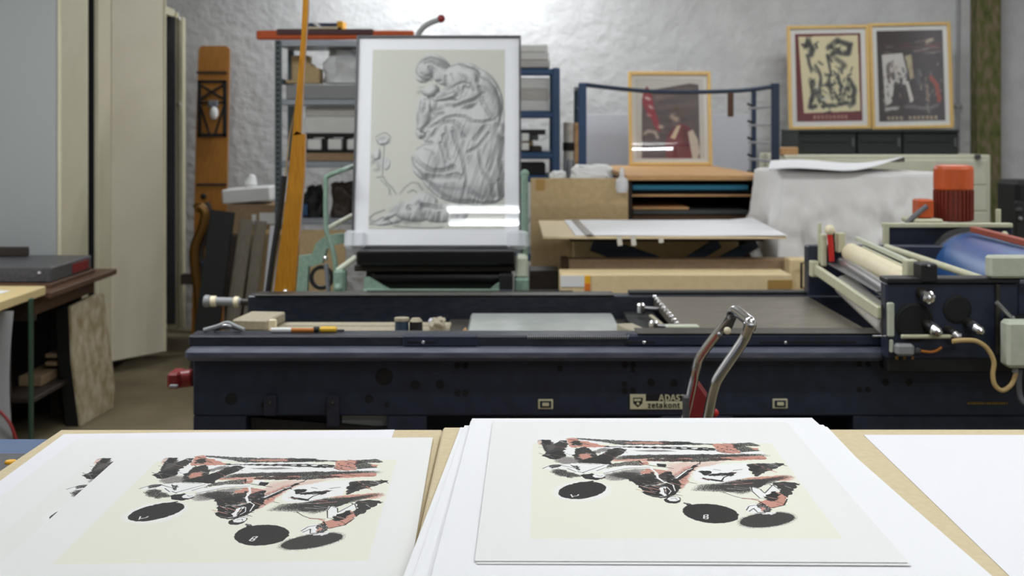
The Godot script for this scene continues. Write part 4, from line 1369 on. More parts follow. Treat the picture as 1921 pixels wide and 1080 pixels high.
func carriage(t: Node3D) -> void:
	# near cheek
	var side := slab("near_cheek", t, M.navy, 0.9584, 1.30, 0.756, 0.955, 3.28, 3.33, 0.006)
	slab("cheek_cap", side, M.black, 0.9584, 1.30, 0.952, 0.966, 3.27, 3.34, 0.003)
	slab("near_cheek", t, M.navy, 1.302, 1.75, 0.70, 0.955, 3.30, 3.34, 0.006)
	slab("cheek_foot", t, M.black, 0.965, 1.30, 0.722, 0.762, 3.285, 3.36, 0.004)
	slab("cheek_strap", side, M.oily_steel, 1.2371, 1.2481, 0.77, 0.95, 3.268, 3.28, 0.002)
	turned("gear_cover", side, M.ink_black, Vector3(1.0305, 0.8525, -3.28), Vector3(0, 0, 1), [Vector2(0.050, -0.002), Vector2(0.050, 0.003), Vector2(0.042, 0.006), Vector2(0.040, 0.004), Vector2(0, 0.004)], 36)
	turned("gear_cover", side, M.ink_black, Vector3(1.1412, 0.8853, -3.28), Vector3(0, 0, 1), [Vector2(0.036, -0.002), Vector2(0.036, 0.003), Vector2(0.030, 0.005), Vector2(0, 0.005)], 36)
	slab("bearing_block", side, M.black, 1.0438, 1.086, 0.9558, 1.0034, 3.262, 3.33, 0.004)
	ball("grease_nipple", side, M.steel, Vector3(1.0616, 0.9984, -3.258), 0.004)
	# knobs
	for k in [[1740, 557, 0.018, 0.028], [1748, 614, 0.015, 0.05], [1790, 627, 0.014, 0.034], [1826, 612, 0.015, 0.05]]:
		var c := Vector3((k[0] - 960) * 3.25 / 2400.0, 1.35 - (k[1] - 240) * 3.25 / 2400.0, -3.25)
		var ax := Vector3(0.25, -0.25, 1.0).normalized()
		rod("knob_shaft", side, M.oily_steel, c - ax * 0.05, c, k[2] * 0.8, 16)
		turned("knob", side, M.chrome, c - ax * 0.004, ax, [Vector2(0, 0), Vector2(k[2], 0), Vector2(k[2], k[3] * 0.4), Vector2(k[2] * 0.78, k[3] * 0.7), Vector2(k[2] * 0.4, k[3] * 0.86), Vector2(0, k[3] * 0.9)], 22)
	rod("pull_rod", side, M.machine_cream, Vector3(0.9885, 0.8205, -3.25), Vector3(1.1145, 0.8205, -3.25), 0.0055, 12)
	var lever := slab("stop_lever", side, M.machine_green, 0.9576, 0.9753, 0.8175, 0.9045, 3.26, 3.275, 0.003)
	slab("lever_tail", lever, M.machine_green, 0.9636, 0.9732, 0.7764, 0.8104, 3.262, 3.272, 0.003)
	pipe("guide_wire", t, M.oily_steel, [Vector3(0.9456, 0.9004, -3.27), Vector3(0.9469, 0.8186, -3.27), Vector3(0.9238, 0.8159, -3.27)], 0.003, false, 8)
	rod("guide_rod", t, M.steel, Vector3(0.9211, 0.8186, -3.27), Vector3(0.9565, 0.8186, -3.27), 0.003, 8)
	# plug and wiring
	var plug := slab("plug", side, M.grey_plastic, 0.9732, 1.019, 0.7731, 0.8027, 3.235, 3.27, 0.006)
	slab("plug_nose", plug, M.slate_grey, 1.0222, 1.0384, 0.7781, 0.7916, 3.245, 3.262, 0.003)
	for e in [1682, 1696, 1711]:
		rod("plug_pin", plug, M.brass, Vector3((e - 960) * 3.25 / 2400.0, 0.7704, -3.25), Vector3((e - 960) * 3.25 / 2400.0, 0.7623, -3.25), 0.004, 8)
	pipe("plug_wire", plug, M.cable_orange, [Vector3(1.0386, 0.784, -3.25), Vector3(1.063, 0.7813, -3.25), Vector3(1.0793, 0.7853, -3.25), Vector3(1.0915, 0.7934, -3.25)], 0.0035)
	pipe("cable", side, M.cable_beige, [Vector3(1.0979, 0.8183, -3.19), Vector3(1.1271, 0.821, -3.19), Vector3(1.159, 0.8183, -3.19), Vector3(1.1856, 0.7997, -3.19), Vector3(1.2016, 0.7678, -3.19), Vector3(1.1989, 0.7359, -3.19), Vector3(1.2042, 0.7093, -3.19), Vector3(1.2228, 0.6961, -3.19), Vector3(1.2441, 0.7093, -3.19), Vector3(1.2547, 0.7333, -3.19), Vector3(1.2561, 0.7466, -3.19)], 0.006)
	pipe("cable", side, M.cable_grey, [Vector3(1.2773, 0.7409, -3.22), Vector3(1.2759, 0.6993, -3.22), Vector3(1.2813, 0.6684, -3.22), Vector3(1.3014, 0.6523, -3.22), Vector3(1.3283, 0.647, -3.22)], 0.007)
	var bx := slab("switch_box", side, M.machine_green, 1.2245, 1.42, 0.7562, 0.872, 3.16, 3.215, 0.008)
	slab("box_mount", bx, M.black, 1.26, 1.38, 0.80, 0.87, 3.215, 3.30, 0.004)
	rod("cable_gland", bx, M.grey_plastic, Vector3(1.2547, 0.7399, -3.19), Vector3(1.2547, 0.7532, -3.19), 0.008, 10)
	rod("switch_lever", bx, M.steel, Vector3(1.2182, 0.9126, -3.22), Vector3(1.2571, 0.8724, -3.22), 0.006, 10)
	ball("lever_pin", bx, M.steel, Vector3(1.2612, 0.8724, -3.22), 0.006)
	slab("ink_duct", t, M.machine_green, 1.2184, 1.55, 0.967, 1.024, 3.26, 3.30, 0.006)
	# far cheek and back housing
	slab("far_cheek", t, M.navy, 0.9677, 1.75, 0.76, 0.965, 4.18, 4.24, 0.004)
	var hs := slab("drive_housing", t, M.navy, 1.2708, 1.692, 0.7956, 1.0224, 4.32, 4.345, 0.004)
	slab("gear_case", hs, M.navy, 1.36, 1.70, 0.74, 1.012, 4.345, 4.56, 0.006)
	slab("housing_edge", hs, M.machine_cream, 1.2506, 1.2685, 0.8842, 1.0203, 4.3, 4.32, 0.002)
	slab("housing_edge", hs, M.machine_cream, 1.2506, 1.6842, 1.015, 1.0293, 4.3, 4.335, 0.002)
	slab("motor_seat", hs, M.machine_cream, 1.3734, 1.4715, 1.0212, 1.0393, 4.36, 4.52, 0.006)
	ball("edge_bolt", hs, M.machine_cream, Vector3(1.6478, 0.9933, -4.28), 0.012)
	rod("oil_filler", hs, M.machine_cream, Vector3(1.672, 1.02, -4.4), Vector3(1.672, 1.0713, -4.4), 0.009, 12)
	# rollers
	var cream_bar := beam("guard_bar", t, M.machine_cream, Vector3(0.9856, 0.8918, -4.15), Vector3(0.9487, 0.8729, -3.3), 0.014, 0.033, 0.003)
	slab("guard_end", cream_bar, M.machine_cream, 0.9671, 0.9912, 0.8682, 0.9198, 4.13, 4.17, 0.003)
	rod("damp_roller", t, M.roller_white, Vector3(1.0556, 0.851, -4.06), Vector3(0.9881, 0.8351, -3.34), 0.034, 30)
	rod("distributor_roller", t, M.steel, Vector3(1.0643, 0.9174, -4.12), Vector3(0.9797, 0.9242, -3.34), 0.019, 22)
	beam("wiper_blade", t, M.slate_grey, Vector3(1.03, 0.914, -4.12), Vector3(0.9686, 0.9214, -3.34), 0.03, 0.004, 0.001)
	rod("form_roller", t, M.roller_cream, Vector3(1.0865, 0.9503, -4.1), Vector3(1.0584, 0.9356, -3.36), 0.031, 30)
	beam("tie_bar", t, M.machine_green, Vector3(1.109, 0.9947, -4.12), Vector3(1.0975, 0.9802, -3.55), 0.012, 0.014)
	beam("tie_bar", t, M.machine_cream, Vector3(1.1241, 0.9673, -4.1), Vector3(1.081, 0.9647, -3.45), 0.010, 0.010)
	rod("tie_rod", t, M.machine_cream, Vector3(1.2051, 0.9672, -4.12), Vector3(1.2544, 0.9468, -3.36), 0.010, 14)
	slab("bracket", t, M.machine_cream, 0.9974, 1.0146, 0.9037, 1.0067, 4.12, 4.15, 0.003)
	slab("bracket", t, M.machine_cream, 0.9984, 1.0071, 0.908, 1.0415, 4.16, 4.18, 0.003)
	slab("bracket", t, M.machine_cream, 1.0438, 1.0694, 0.9503, 1.0135, 4.1, 4.14, 0.003)
	slab("bracket", t, M.machine_cream, 1.036, 1.0668, 0.9468, 1.0028, 3.36, 3.4, 0.003)
	slab("bracket_block", t, M.black, 1.0384, 1.0695, 0.9567, 1.0119, 4.14, 4.17, 0.003)
	var hd := pipe("throw_off_handle", t, M.signal_red, [Vector3(1.0182, 1.0083, -4.1), Vector3(1.0216, 0.9708, -4.1), Vector3(1.025, 0.9229, -4.1)], 0.009)
	ball("handle_knob", hd, M.roller_cream, Vector3(1.0182, 1.0237, -4.1), 0.017)
	# impression cylinder
	var far := Vector3(1.5105, 0.8748, -4.24)
	var near := Vector3(1.4464, 0.8741, -3.42)
	var ax := (near - far).normalized()
	var cyl := turned("impression_cylinder", t, M.cylinder_blue, far, ax, [Vector2(0.126, 0.03), Vector2(0.13, 0.034), Vector2(0.13, far.distance_to(near) - 0.02)], 64)
	turned("bearer_ring", cyl, M.black, far, ax, [Vector2(0.0, 0.0), Vector2(0.146, 0.0), Vector2(0.146, 0.022), Vector2(0.132, 0.03)], 64)
	turned("end_ring", cyl, M.steel, far, ax, [Vector2(0.131, 0.03), Vector2(0.1335, 0.03), Vector2(0.1335, 0.044), Vector2(0.131, 0.044)], 64)
	beam("gripper_bar", cyl, M.brick_red, Vector3(1.4866, 1.0238, -4.12), Vector3(1.4734, 1.0179, -3.45), 0.024, 0.018)
	# the fan-cooled motor on the housing
	var mc := Vector3(1.5353, 1.0274, -4.45)
	var body := turned("motor", t, M.motor_dark_red, mc, Vector3.UP, [Vector2(0, 0), Vector2(0.061, 0), Vector2(0.061, 0.115), Vector2(0, 0.115)], 40)
	for k in 28:
		var a := TAU * k / 28.0
		turned_box("cooling_fin", body, M.motor_dark_red, mc + Vector3(cos(a) * 0.063, 0.056, sin(a) * 0.063), Vector3(0.010, 0.104, 0.005), Basis(Vector3.UP, -a), 0.001)
	turned("fan_cowl", body, M.motor_red, mc, Vector3.UP, [Vector2(0.060, 0.108), Vector2(0.066, 0.110), Vector2(0.067, 0.116), Vector2(0.067, 0.180), Vector2(0.062, 0.191), Vector2(0.045, 0.195), Vector2(0, 0.195)], 40)
	slab("terminal_box", body, M.motor_red, 1.3906, 1.4454, 1.0416, 1.1055, 4.38, 4.45, 0.006)
	pipe("motor_cable", body, M.cable_grey, [Vector3(1.4199, 1.0836, -4.38), Vector3(1.4016, 1.069, -4.38), Vector3(1.3724, 1.0434, -4.38), Vector3(1.3505, 1.0215, -4.38)], 0.009)


# ---------- hand pallet truck between table and press ----------
func pallet_truck() -> void:
	var t := thing("pallet_truck", "pallet truck with chrome loop handle and red shaft before the press", "pallet truck", Vector3(0.3967, 0.2533, -2.8) * Vector3(1, 0, 1))
	pipe("handle_tube", t, M.chrome, [Vector3(0.4737, 0.959, -2.72), Vector3(0.4652, 0.9375, -2.75), Vector3(0.4494, 0.9075, -2.78), Vector3(0.4174, 0.8453, -2.83), Vector3(0.4094, 0.8175, -2.84), Vector3(0.4037, 0.7848, -2.85), Vector3(0.3847, 0.6969, -2.85), Vector3(0.3681, 0.6256, -2.85)], 0.0105, true, 16)
	pipe("handle_tube", t, M.chrome, [Vector3(0.4869, 0.9505, -2.62), Vector3(0.4844, 0.9314, -2.63), Vector3(0.4752, 0.9078, -2.64), Vector3(0.4323, 0.8357, -2.66), Vector3(0.4228, 0.8093, -2.67), Vector3(0.4176, 0.7805, -2.68), Vector3(0.4102, 0.7335, -2.69), Vector3(0.3938, 0.6638, -2.7)], 0.0115, true, 16)
	pipe("grip_bar", t, M.chrome, [Vector3(0.4687, 0.9519, -2.73), Vector3(0.4715, 0.9601, -2.72), Vector3(0.477, 0.9619, -2.7), Vector3(0.4866, 0.9544, -2.63), Vector3(0.4891, 0.9494, -2.62), Vector3(0.4878, 0.9388, -2.625)], 0.012, true, 16)
	beam("release_lever", t, M.slate_grey, Vector3(0.4692, 0.9488, -2.72), Vector3(0.459, 0.9139, -2.74), 0.020, 0.008)
	rod("lever_link", t, M.steel, Vector3(0.4607, 0.948, -2.71), Vector3(0.4423, 0.9077, -2.75), 0.0035, 10)
	ball("lever_pivot", t, M.roller_cream, Vector3(0.4545, 0.9225, -2.7), 0.008)
	ball("pivot_screw", t, M.steel, Vector3(0.4453, 0.9082, -2.74), 0.006)
	cut("shaft_plate", t, M.dark_red, [Vector3(0.4031, 0.7917, -2.78), Vector3(0.4239, 0.7616, -2.78), Vector3(0.417, 0.7013, -2.78), Vector3(0.3938, 0.5855, -2.78), Vector3(0.3591, 0.5855, -2.78), Vector3(0.3799, 0.7013, -2.78)], Vector3(0.01, 0, -0.05))
	slab("side_strip", t, M.slate_grey, 0.3728, 0.3843, 0.7037, 0.7671, 2.77, 2.8, 0.002)
	ball("release_button", t, M.signal_red, Vector3(0.4275, 0.7492, -2.7), 0.009)
	var fx := 0.36
	rod("shaft", t, M.dark_red, Vector3(0.388, 0.6087, -2.78), Vector3(fx - 0.02, 0.30, -2.80), 0.022, 16)
	rod("pump", t, M.dark_red, Vector3(fx - 0.02, 0.12, -2.80), Vector3(fx - 0.02, 0.34, -2.80), 0.055, 20)
	for s in [-1.0, 1.0]:
		rod("steering_wheel", t, M.black, Vector3(fx - 0.02 + s * 0.03, 0.09, -2.80), Vector3(fx - 0.02 + s * 0.085, 0.09, -2.80), 0.09, 24)
		slab("fork", t, M.dark_red, fx - 1.10, fx - 0.08, 0.08, 0.13, 2.80 + s * 0.19 - 0.075, 2.80 + s * 0.19 + 0.075, 0.006)
		rod("load_roller", t, M.black, Vector3(fx - 1.0, 0.04, -2.80 - s * 0.19 - 0.04), Vector3(fx - 1.0, 0.04, -2.80 - s * 0.19 + 0.04), 0.04, 16)
	slab("cross_frame", t, M.dark_red, fx - 0.10, fx - 0.04, 0.08, 0.32, 2.55, 3.05, 0.006)


# ---------- the green hand press behind, with the framed drawing leaning on it ----------
func hand_press() -> void:
	var t := thing("hand_press", "old mint-green hand press behind the long navy press", "printing press", Vector3(-0.30, 0, -5.1))
	slab("base", t, M.mint, -0.66, 0.06, 0.0, 0.60, 5.0, 5.6, 0.01)
	slab("press_bed", t, M.black_oily, -0.6083, 0.0125, 0.8146, 0.8688, 5.0, 5.25, 0.006)
	slab("bed_shade_board", t, M.dark_wood, -0.6241, 0.0169, 0.7829, 0.8082, 5.06, 5.25, 0.004)  # added dark board in place of the shadow below the bed
	rod("lower_roller", t, M.black_oily, Vector3(-0.56, 0.745, -5.16), Vector3(-0.03, 0.745, -5.16), 0.058, 28)
	slab("cross_ledge", t, M.mint, -0.581, -0.0374, 0.7005, 0.7213, 4.98, 5.01, 0.004)
	slab("inner_plate", t, M.ink_black, -0.60, 0.0, 0.60, 0.87, 5.26, 5.29, 0.003)  # added black plate, stands in for the shade of the hollow
	cut("corner_bracket", t, M.mint, [Vector3(-0.5792, 0.7625, -5.0), Vector3(-0.5625, 0.7667, -5.0), Vector3(-0.4958, 0.725, -5.0), Vector3(-0.4583, 0.7083, -5.0), Vector3(-0.5417, 0.7083, -5.0), Vector3(-0.5792, 0.7083, -5.0)], Vector3(0, 0, -0.04))
	cut("corner_bracket", t, M.mint, [Vector3(-0.0375, 0.75, -5.0), Vector3(-0.0625, 0.7375, -5.0), Vector3(-0.0958, 0.7083, -5.0), Vector3(-0.0333, 0.7083, -5.0)], Vector3(0, 0, -0.04))
	slab("bracket_block", t, M.black, -0.0496, 0.0041, 0.7217, 0.7817, 4.96, 5.02, 0.004)
	slab("block_foot", t, M.label_blue, -0.0495, 0.0021, 0.7086, 0.723, 4.95, 5.02, 0.002)
	var post := slab("post", t, M.mint, 0.0363, 0.064, 0.6673, 1.1623, 5.12, 5.16, 0.008)
	ball("post_head", post, M.mint, Vector3(0.0514, 1.1658, -5.14), 0.018)
	slab("post_sleeve", post, M.machine_green, 0.0125, 0.0628, 0.7602, 0.848, 5.02, 5.12, 0.01)
	slab("post_foot", post, M.mint, 0.0083, 0.0667, 0.6833, 0.7625, 5.0, 5.12, 0.008)
	slab("post", t, M.mint, -0.6972, -0.6515, 0.686, 0.7981, 4.98, 5.06, 0.01)
	ball("post_cap", t, M.mint, Vector3(-0.6751, 0.7288, -4.97), 0.018)
	pipe("bent_rail", t, M.mint, [Vector3(-0.6537, 1.1932, -5.3), Vector3(-0.68, 1.18, -5.1), Vector3(-0.7352, 1.1566, -5.1), Vector3(-0.7416, 1.1269, -5.1), Vector3(-0.7416, 0.9675, -5.1), Vector3(-0.7374, 0.9335, -5.1), Vector3(-0.7182, 0.8783, -5.1), Vector3(-0.7076, 0.8294, -5.1), Vector3(-0.7012, 0.7763, -5.1)], 0.010, true, 10)
	rod("rail_strut", t, M.machine_green, Vector3(-0.7374, 0.9484, -5.1), Vector3(-0.6598, 0.9889, -5.35), 0.010, 10)
	rod("rail_strut", t, M.machine_green, Vector3(-0.6833, 0.7917, -5.0), Vector3(-0.6108, 0.8438, -5.02), 0.012, 12)
	cut("cast_arm", t, M.mint, [Vector3(-0.8753, 0.8257, -5.2), Vector3(-0.8147, 0.8343, -5.2), Vector3(-0.7973, 0.882, -5.2), Vector3(-0.767, 0.9058, -5.2), Vector3(-0.7193, 0.9167, -5.2), Vector3(-0.676, 0.921, -5.2), Vector3(-0.676, 0.882, -5.2), Vector3(-0.7323, 0.8733, -5.2), Vector3(-0.754, 0.856, -5.2), Vector3(-0.7713, 0.7997, -5.2), Vector3(-0.8147, 0.7867, -5.2), Vector3(-0.8753, 0.791, -5.2)], Vector3(0, 0, -0.06))
	cut("cast_arm_foot", t, M.mint, [Vector3(-0.8753, 0.791, -5.2), Vector3(-0.8277, 0.7867, -5.2), Vector3(-0.8363, 0.6567, -5.2), Vector3(-0.884, 0.6567, -5.2)], Vector3(0, 0, -0.05))
	rod("crank_rod", t, M.cable_grey, Vector3(-0.7344, 0.8155, -5.05), Vector3(-0.7217, 0.6767, -5.05), 0.009, 12)
	ball("crank_knob", t, M.chrome, Vector3(-0.7365, 0.8366, -5.05), 0.011)
	turned("crank_wheel", t, M.black, Vector3(-0.7743, 0.741, -5.22), Vector3(0, 0, 1), [Vector2(0.035, 0.0), Vector2(0.05, 0.0), Vector2(0.05, 0.02), Vector2(0.035, 0.02), Vector2(0.035, 0.0)], 28)
	var lv := pipe("pressure_lever", t, M.grey_plastic, [Vector3(-0.4667, 0.7433, -5.6), Vector3(-0.448, 1.21, -5.6), Vector3(-0.4293, 1.6533, -5.6), Vector3(-0.413, 1.7513, -5.6), Vector3(-0.378, 1.798, -5.6), Vector3(-0.322, 1.8237, -5.6)], 0.012)
	ball("lever_knob", lv, M.dark_red, Vector3(-0.3103, 1.8283, -5.6), 0.018)
	# framed drawing, leaning back
	var w := 0.340
	var lean := deg_to_rad(TILT)
	var up := Vector3(0, cos(lean), -sin(lean))
	var out := Vector3(0, sin(lean), cos(lean))
	var foot := Vector3(-0.3029, 0.872, -5.12)
	var hgt := 0.880
	var bs := Basis(Vector3.RIGHT, up, out)
	var f := thing("framed_drawing", "framed grey drawing of a bowed draped figure leaning on the hand press", "picture", foot)
	var mid := foot + up * hgt / 2.0
	for s in [-1.0, 1.0]:
		turned_box("frame_bar", f, M.slate_grey, mid + Vector3.RIGHT * s * (w - 0.004), Vector3(0.008, hgt, 0.022), bs, 0.001)
		turned_box("frame_bar", f, M.slate_grey, mid + up * s * (hgt / 2.0 - 0.004), Vector3(w * 2.0 - 0.016, 0.008, 0.022), bs, 0.001)
	turned_box("backing", f, M.cardboard, mid - out * 0.008, Vector3(w * 2.0 - 0.02, hgt - 0.02, 0.004), bs, 0.0005)
	turned_box("mount", f, M.mount_white, mid - out * 0.002, Vector3(w * 2.0 - 0.018, hgt - 0.018, 0.002), bs, 0.0005)
	var p := Shape.new()
	var pc := mid + Vector3(0.0, 0, 0) + up * 0.008
	var rx := Vector3.RIGHT * 0.2735
	var ry := up * 0.373
	p.quad_uv(pc - rx - ry, pc + rx - ry, pc + rx + ry, pc - rx + ry, out)
	obj("drawing", p, M.statue_print, f)
	turned_box("glass", f, M.glazing, mid + out * 0.006, Vector3(w * 2.0 - 0.017, hgt - 0.017, 0.002), bs, 0.0003)
	for s in [-1.0, 1.0]:
		turned_box("corner_wrap", f, M.clear_film, foot + Vector3.RIGHT * s * (w - 0.015) + up * 0.03 + out * 0.004, Vector3(0.085, 0.075, 0.04), bs, 0.012)
	# tall amber-stained paddle leaning behind the press
	var k := thing("wooden_paddle", "tall amber wooden paddle with a long thin handle", "paddle", Vector3(-0.8063, 0.75, -4.5) * Vector3(1, 0, 1))
	cut("blade", k, M.amber_wood, [Vector3(-0.7639, 1.324, -4.45), Vector3(-0.7491, 1.3389, -4.45), Vector3(-0.7343, 1.3315, -4.45), Vector3(-0.7194, 1.3277, -4.45), Vector3(-0.7231, 1.1831, -4.45), Vector3(-0.738, 1.0163, -4.45), Vector3(-0.7491, 0.8679, -4.45), Vector3(-0.7565, 0.7789, -4.45), Vector3(-0.7491, 0.6825, -4.45), Vector3(-0.7713, 0.0057, -4.45), Vector3(-0.8974, 0.0057, -4.45), Vector3(-0.8307, 0.7715, -4.45), Vector3(-0.8121, 0.905, -4.45), Vector3(-0.7862, 1.109, -4.45)], Vector3(0, 0, -0.035))
	cut("handle", k, M.amber_wood, [Vector3(-0.7231, 1.9062, -4.45), Vector3(-0.7064, 1.9062, -4.45), Vector3(-0.7101, 1.7579, -4.45), Vector3(-0.7231, 1.5725, -4.45), Vector3(-0.7305, 1.4242, -4.45), Vector3(-0.7343, 1.3277, -4.45), Vector3(-0.7639, 1.324, -4.45), Vector3(-0.7491, 1.4798, -4.45), Vector3(-0.7324, 1.6838, -4.45)], Vector3(0, 0, -0.03))
	cut("pale_edge", k, M.pale_wood, [Vector3(-0.7433, 1.4987, -4.46), Vector3(-0.7508, 1.4764, -4.46), Vector3(-0.7656, 1.3203, -4.46), Vector3(-0.7879, 1.1084, -4.46), Vector3(-0.814, 0.904, -4.46), Vector3(-0.8325, 0.7628, -4.46), Vector3(-0.8437, 0.7628, -4.46), Vector3(-0.8251, 0.904, -4.46), Vector3(-0.7991, 1.1084, -4.46), Vector3(-0.7786, 1.3203, -4.46)], Vector3(0, 0, -0.03))
	pipe("black_strip", k, M.ink_black, [Vector3(-0.7971, 1.1824, -4.47), Vector3(-0.812, 1.052, -4.47), Vector3(-0.8344, 0.903, -4.47), Vector3(-0.853, 0.7689, -4.47), Vector3(-0.8754, 0.605, -4.47)], 0.011)
	ball("bolt", k, M.chrome, Vector3(-0.7863, 0.7821, -4.44), 0.010)


# ---------- left side: lockers, bench, stone ----------
func left_side() -> void:
	var a := thing("steel_locker", "tall grey-sided steel cabinet at the left edge", "cabinet", Vector3(-2.45, 0, -6.42), "steel cabinets along the left wall")
	slab("body", a, M.locker_grey, -2.80, -2.205, 0.06, 2.12, 6.19, 6.62, 0.006)
	slab("front_door", a, M.locker_cream, -2.205, -2.185, 0.08, 2.10, 6.20, 6.60, 0.004)
	slab("plinth", a, M.black, -2.78, -2.23, 0.0, 0.06, 6.21, 6.60)
	var b := thing("steel_locker", "tall cream steel cabinet with its doors standing open", "cabinet", Vector3(-2.5, 0, -7.5), "steel cabinets along the left wall")
	slab("side_panel", b, M.ink_black, -2.80, -2.215, 0.06, 2.11, 6.78, 6.99, 0.006)  # black puts the unlit gap between the cabinets into the colour
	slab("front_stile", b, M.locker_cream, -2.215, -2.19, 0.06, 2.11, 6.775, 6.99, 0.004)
	slab("shade_lining", b, M.slate_grey, -2.77, -2.15, 0.10, 2.06, 8.165, 8.179, 0.002)  # added dark slab for the shade inside the cabinet
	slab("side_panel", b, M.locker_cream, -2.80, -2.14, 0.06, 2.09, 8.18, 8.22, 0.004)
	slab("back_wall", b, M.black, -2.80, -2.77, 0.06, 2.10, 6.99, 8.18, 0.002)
	slab("top", b, M.locker_cream, -2.80, -2.16, 2.06, 2.11, 6.99, 8.20, 0.004)
	slab("bottom", b, M.locker_cream, -2.80, -2.20, 0.06, 0.10, 6.99, 8.18, 0.004)
	for y in [0.5, 0.9, 1.3, 1.7]:
		slab("shelf", b, M.slate_grey, -2.77, -2.26, y, y + 0.02, 6.99, 8.18, 0.002)
	slab("plinth", b, M.black, -2.78, -2.25, 0.0, 0.06, 6.8, 8.2)
	var hinge := Vector3(-2.192, 0.0, -6.99)
	var dv := Vector3(0.195, 0, -0.30).normalized()
	var door := turned_box("door", b, M.locker_door, hinge + dv * 0.185 + Vector3(0, 1.085, 0), Vector3(0.018, 2.02, 0.37), Basis(dv.cross(Vector3.UP), Vector3.UP, -dv), 0.004)
	turned_box("door_edge", door, M.locker_cream, hinge + dv * 0.375 + Vector3(0.0, 1.085, 0.0), Vector3(0.03, 2.02, 0.014), Basis(dv.cross(Vector3.UP), Vector3.UP, -dv), 0.003)
	var door2 := slab("door", b, M.locker_cream, -2.13, -2.10, 0.07, 2.06, 8.17, 8.235, 0.004)
	for y in [2.045, 1.50]:
		ball("hinge_pin", door2, M.chrome, Vector3(-2.125, y, -8.165), 0.013)
	# bench with a pale board and a brown board
	var t := thing("wooden_bench", "cluttered dark wooden bench in front of the grey cabinet", "bench", Vector3(-2.3, 0, -5.4))
	slab("pale_top", t, M.pale_wood, -2.90, -1.92, 0.662, 0.70, 3.9, 5.27, 0.004)
	slab("brown_top", t, M.brown_wood, -2.90, -1.905, 0.645, 0.672, 5.28, 6.17, 0.004)
	slab("apron", t, M.brown_wood, -2.0, -1.975, 0.575, 0.645, 5.3, 6.05, 0.003)
	slab("apron", t, M.dark_wood, -2.85, -1.98, 0.55, 0.645, 5.30, 5.33, 0.003)
	for d in [4.2, 5.34, 6.0]:
		for x in [-2.13, -2.82]:
			slab("leg", t, M.dark_wood, x - 0.03, x + 0.03, 0.0, 0.66, d - 0.03, d + 0.03, 0.004)
	slab("leg", t, M.dark_green, -1.8728, -1.8604, 0.1228, 0.69, 4.95, 4.98, 0.003)
	slab("lower_shelf", t, M.dark_wood, -2.85, -2.0, 0.20, 0.22, 5.35, 6.1, 0.003)
	slab("back_board", t, M.black, -2.86, -2.84, 0.0, 0.645, 4.2, 6.1, 0.003)
	slab("partition", t, M.black, -2.80, -2.05, 0.0, 0.60, 6.06, 6.10, 0.003)
	for e in [[96, 122, 664, 671], [96, 122, 679, 686]]:
		tag(slab("paper_bundle", self, M.cardboard_dark, -2.0987, -2.046, 1.35 - (e[3] - 240) * 0.002396, 1.35 - (e[2] - 240) * 0.002396, 5.75, 5.95, 0.002), "small pale paper bundle on a lower bench shelf, %s one" % ("upper" if e[2] == 664 else "lower"), "paper", "paper bundles inside the bench")
	tag(slab("paper_bundle", self, M.cardboard_dark, -2.16, -2.06, 0.2205, 0.262, 5.6, 5.9, 0.002), "flat paper bundle on the lowest bench shelf", "paper", "paper bundles inside the bench")
	# inking slab and things on the bench
	var s := thing("inking_slab", "dark thick inking slab on the left bench with a red patch", "slab", Vector3(-2.3, 0.672, -5.7))
	slab("slab_body", s, M.slate_grey, -2.85, -1.965, 0.69, 0.757, 5.45, 5.98, 0.006)
	slab("slab_tray", s, M.brown_wood, -2.88, -1.955, 0.672, 0.69, 5.42, 6.0, 0.003)
	slab("red_patch", s, M.dark_red, -1.966, -1.962, 0.70, 0.742, 5.72, 5.93, 0.001)
	ball("bolt_head", s, M.steel, Vector3(-2.0031, 0.7335, -5.42), 0.010)
	tag(slab("squeegee", self, M.dark_wood, -2.80, -2.24, 0.758, 0.80, 5.9, 5.94, 0.004), "dark bar lying at the back of the inking slab", "bar")
	tag(leaf("paper_sheet", self, M.paper, [Vector3(-2.5, 0.7012, -4.6), Vector3(-2.03, 0.7012, -4.7), Vector3(-2.00, 0.7012, -5.1), Vector3(-2.5, 0.7012, -5.2)], 0.001, level, 2), "crumpled white paper on the pale bench board", "paper")
	# paper hanging from the bench, bowed at its lower end
	var rows := []
	for i in 13:
		var line := []
		var v := i / 12.0
		for j in 5:
			var u := j / 4.0
			line.append(Vector3(lerpf(-2.4, -1.893 - 0.02 * sin(v * PI), u) + 0.055 * v * v * u, lerpf(0.655, -0.02 + 0.06, v), -4.86 + 0.10 * v * v))
		rows.append(line)
	var sh := Shape.new()
	sh.sheet(rows, 0.002)
	var hung := obj("hanging_sheet", sh, M.zinc_grey)
	tag(hung, "grey sheet hanging from the bench with a red streak", "paper")
	pipe("red_streak", hung, M.dark_red, [Vector3(-1.92, 0.2984, -4.78), Vector3(-1.8881, 0.2645, -4.78), Vector3(-1.8682, 0.2307, -4.78), Vector3(-1.8523, 0.1849, -4.78)], 0.006)
	# lithographic stone leaning against the bench end
	var st := Shape.new()
	st.prism([Vector3(-1.945, 0.003, -5.78), Vector3(-1.925, 0.003, -6.18), Vector3(-1.93, 0.10, -6.22), Vector3(-1.955, 0.555, -6.13), Vector3(-1.965, 0.565, -6.05), Vector3(-1.972, 0.552, -5.72), Vector3(-1.965, 0.30, -5.73)], Vector3(-0.012, 0, 0))
	var stone := thing("litho_stone", "pale mottled litho stone leaning against the bench end", "stone", Vector3(-1.98, 0, -5.95))
	obj("stone_face", st, M.litho_stone, stone)
	st = Shape.new()
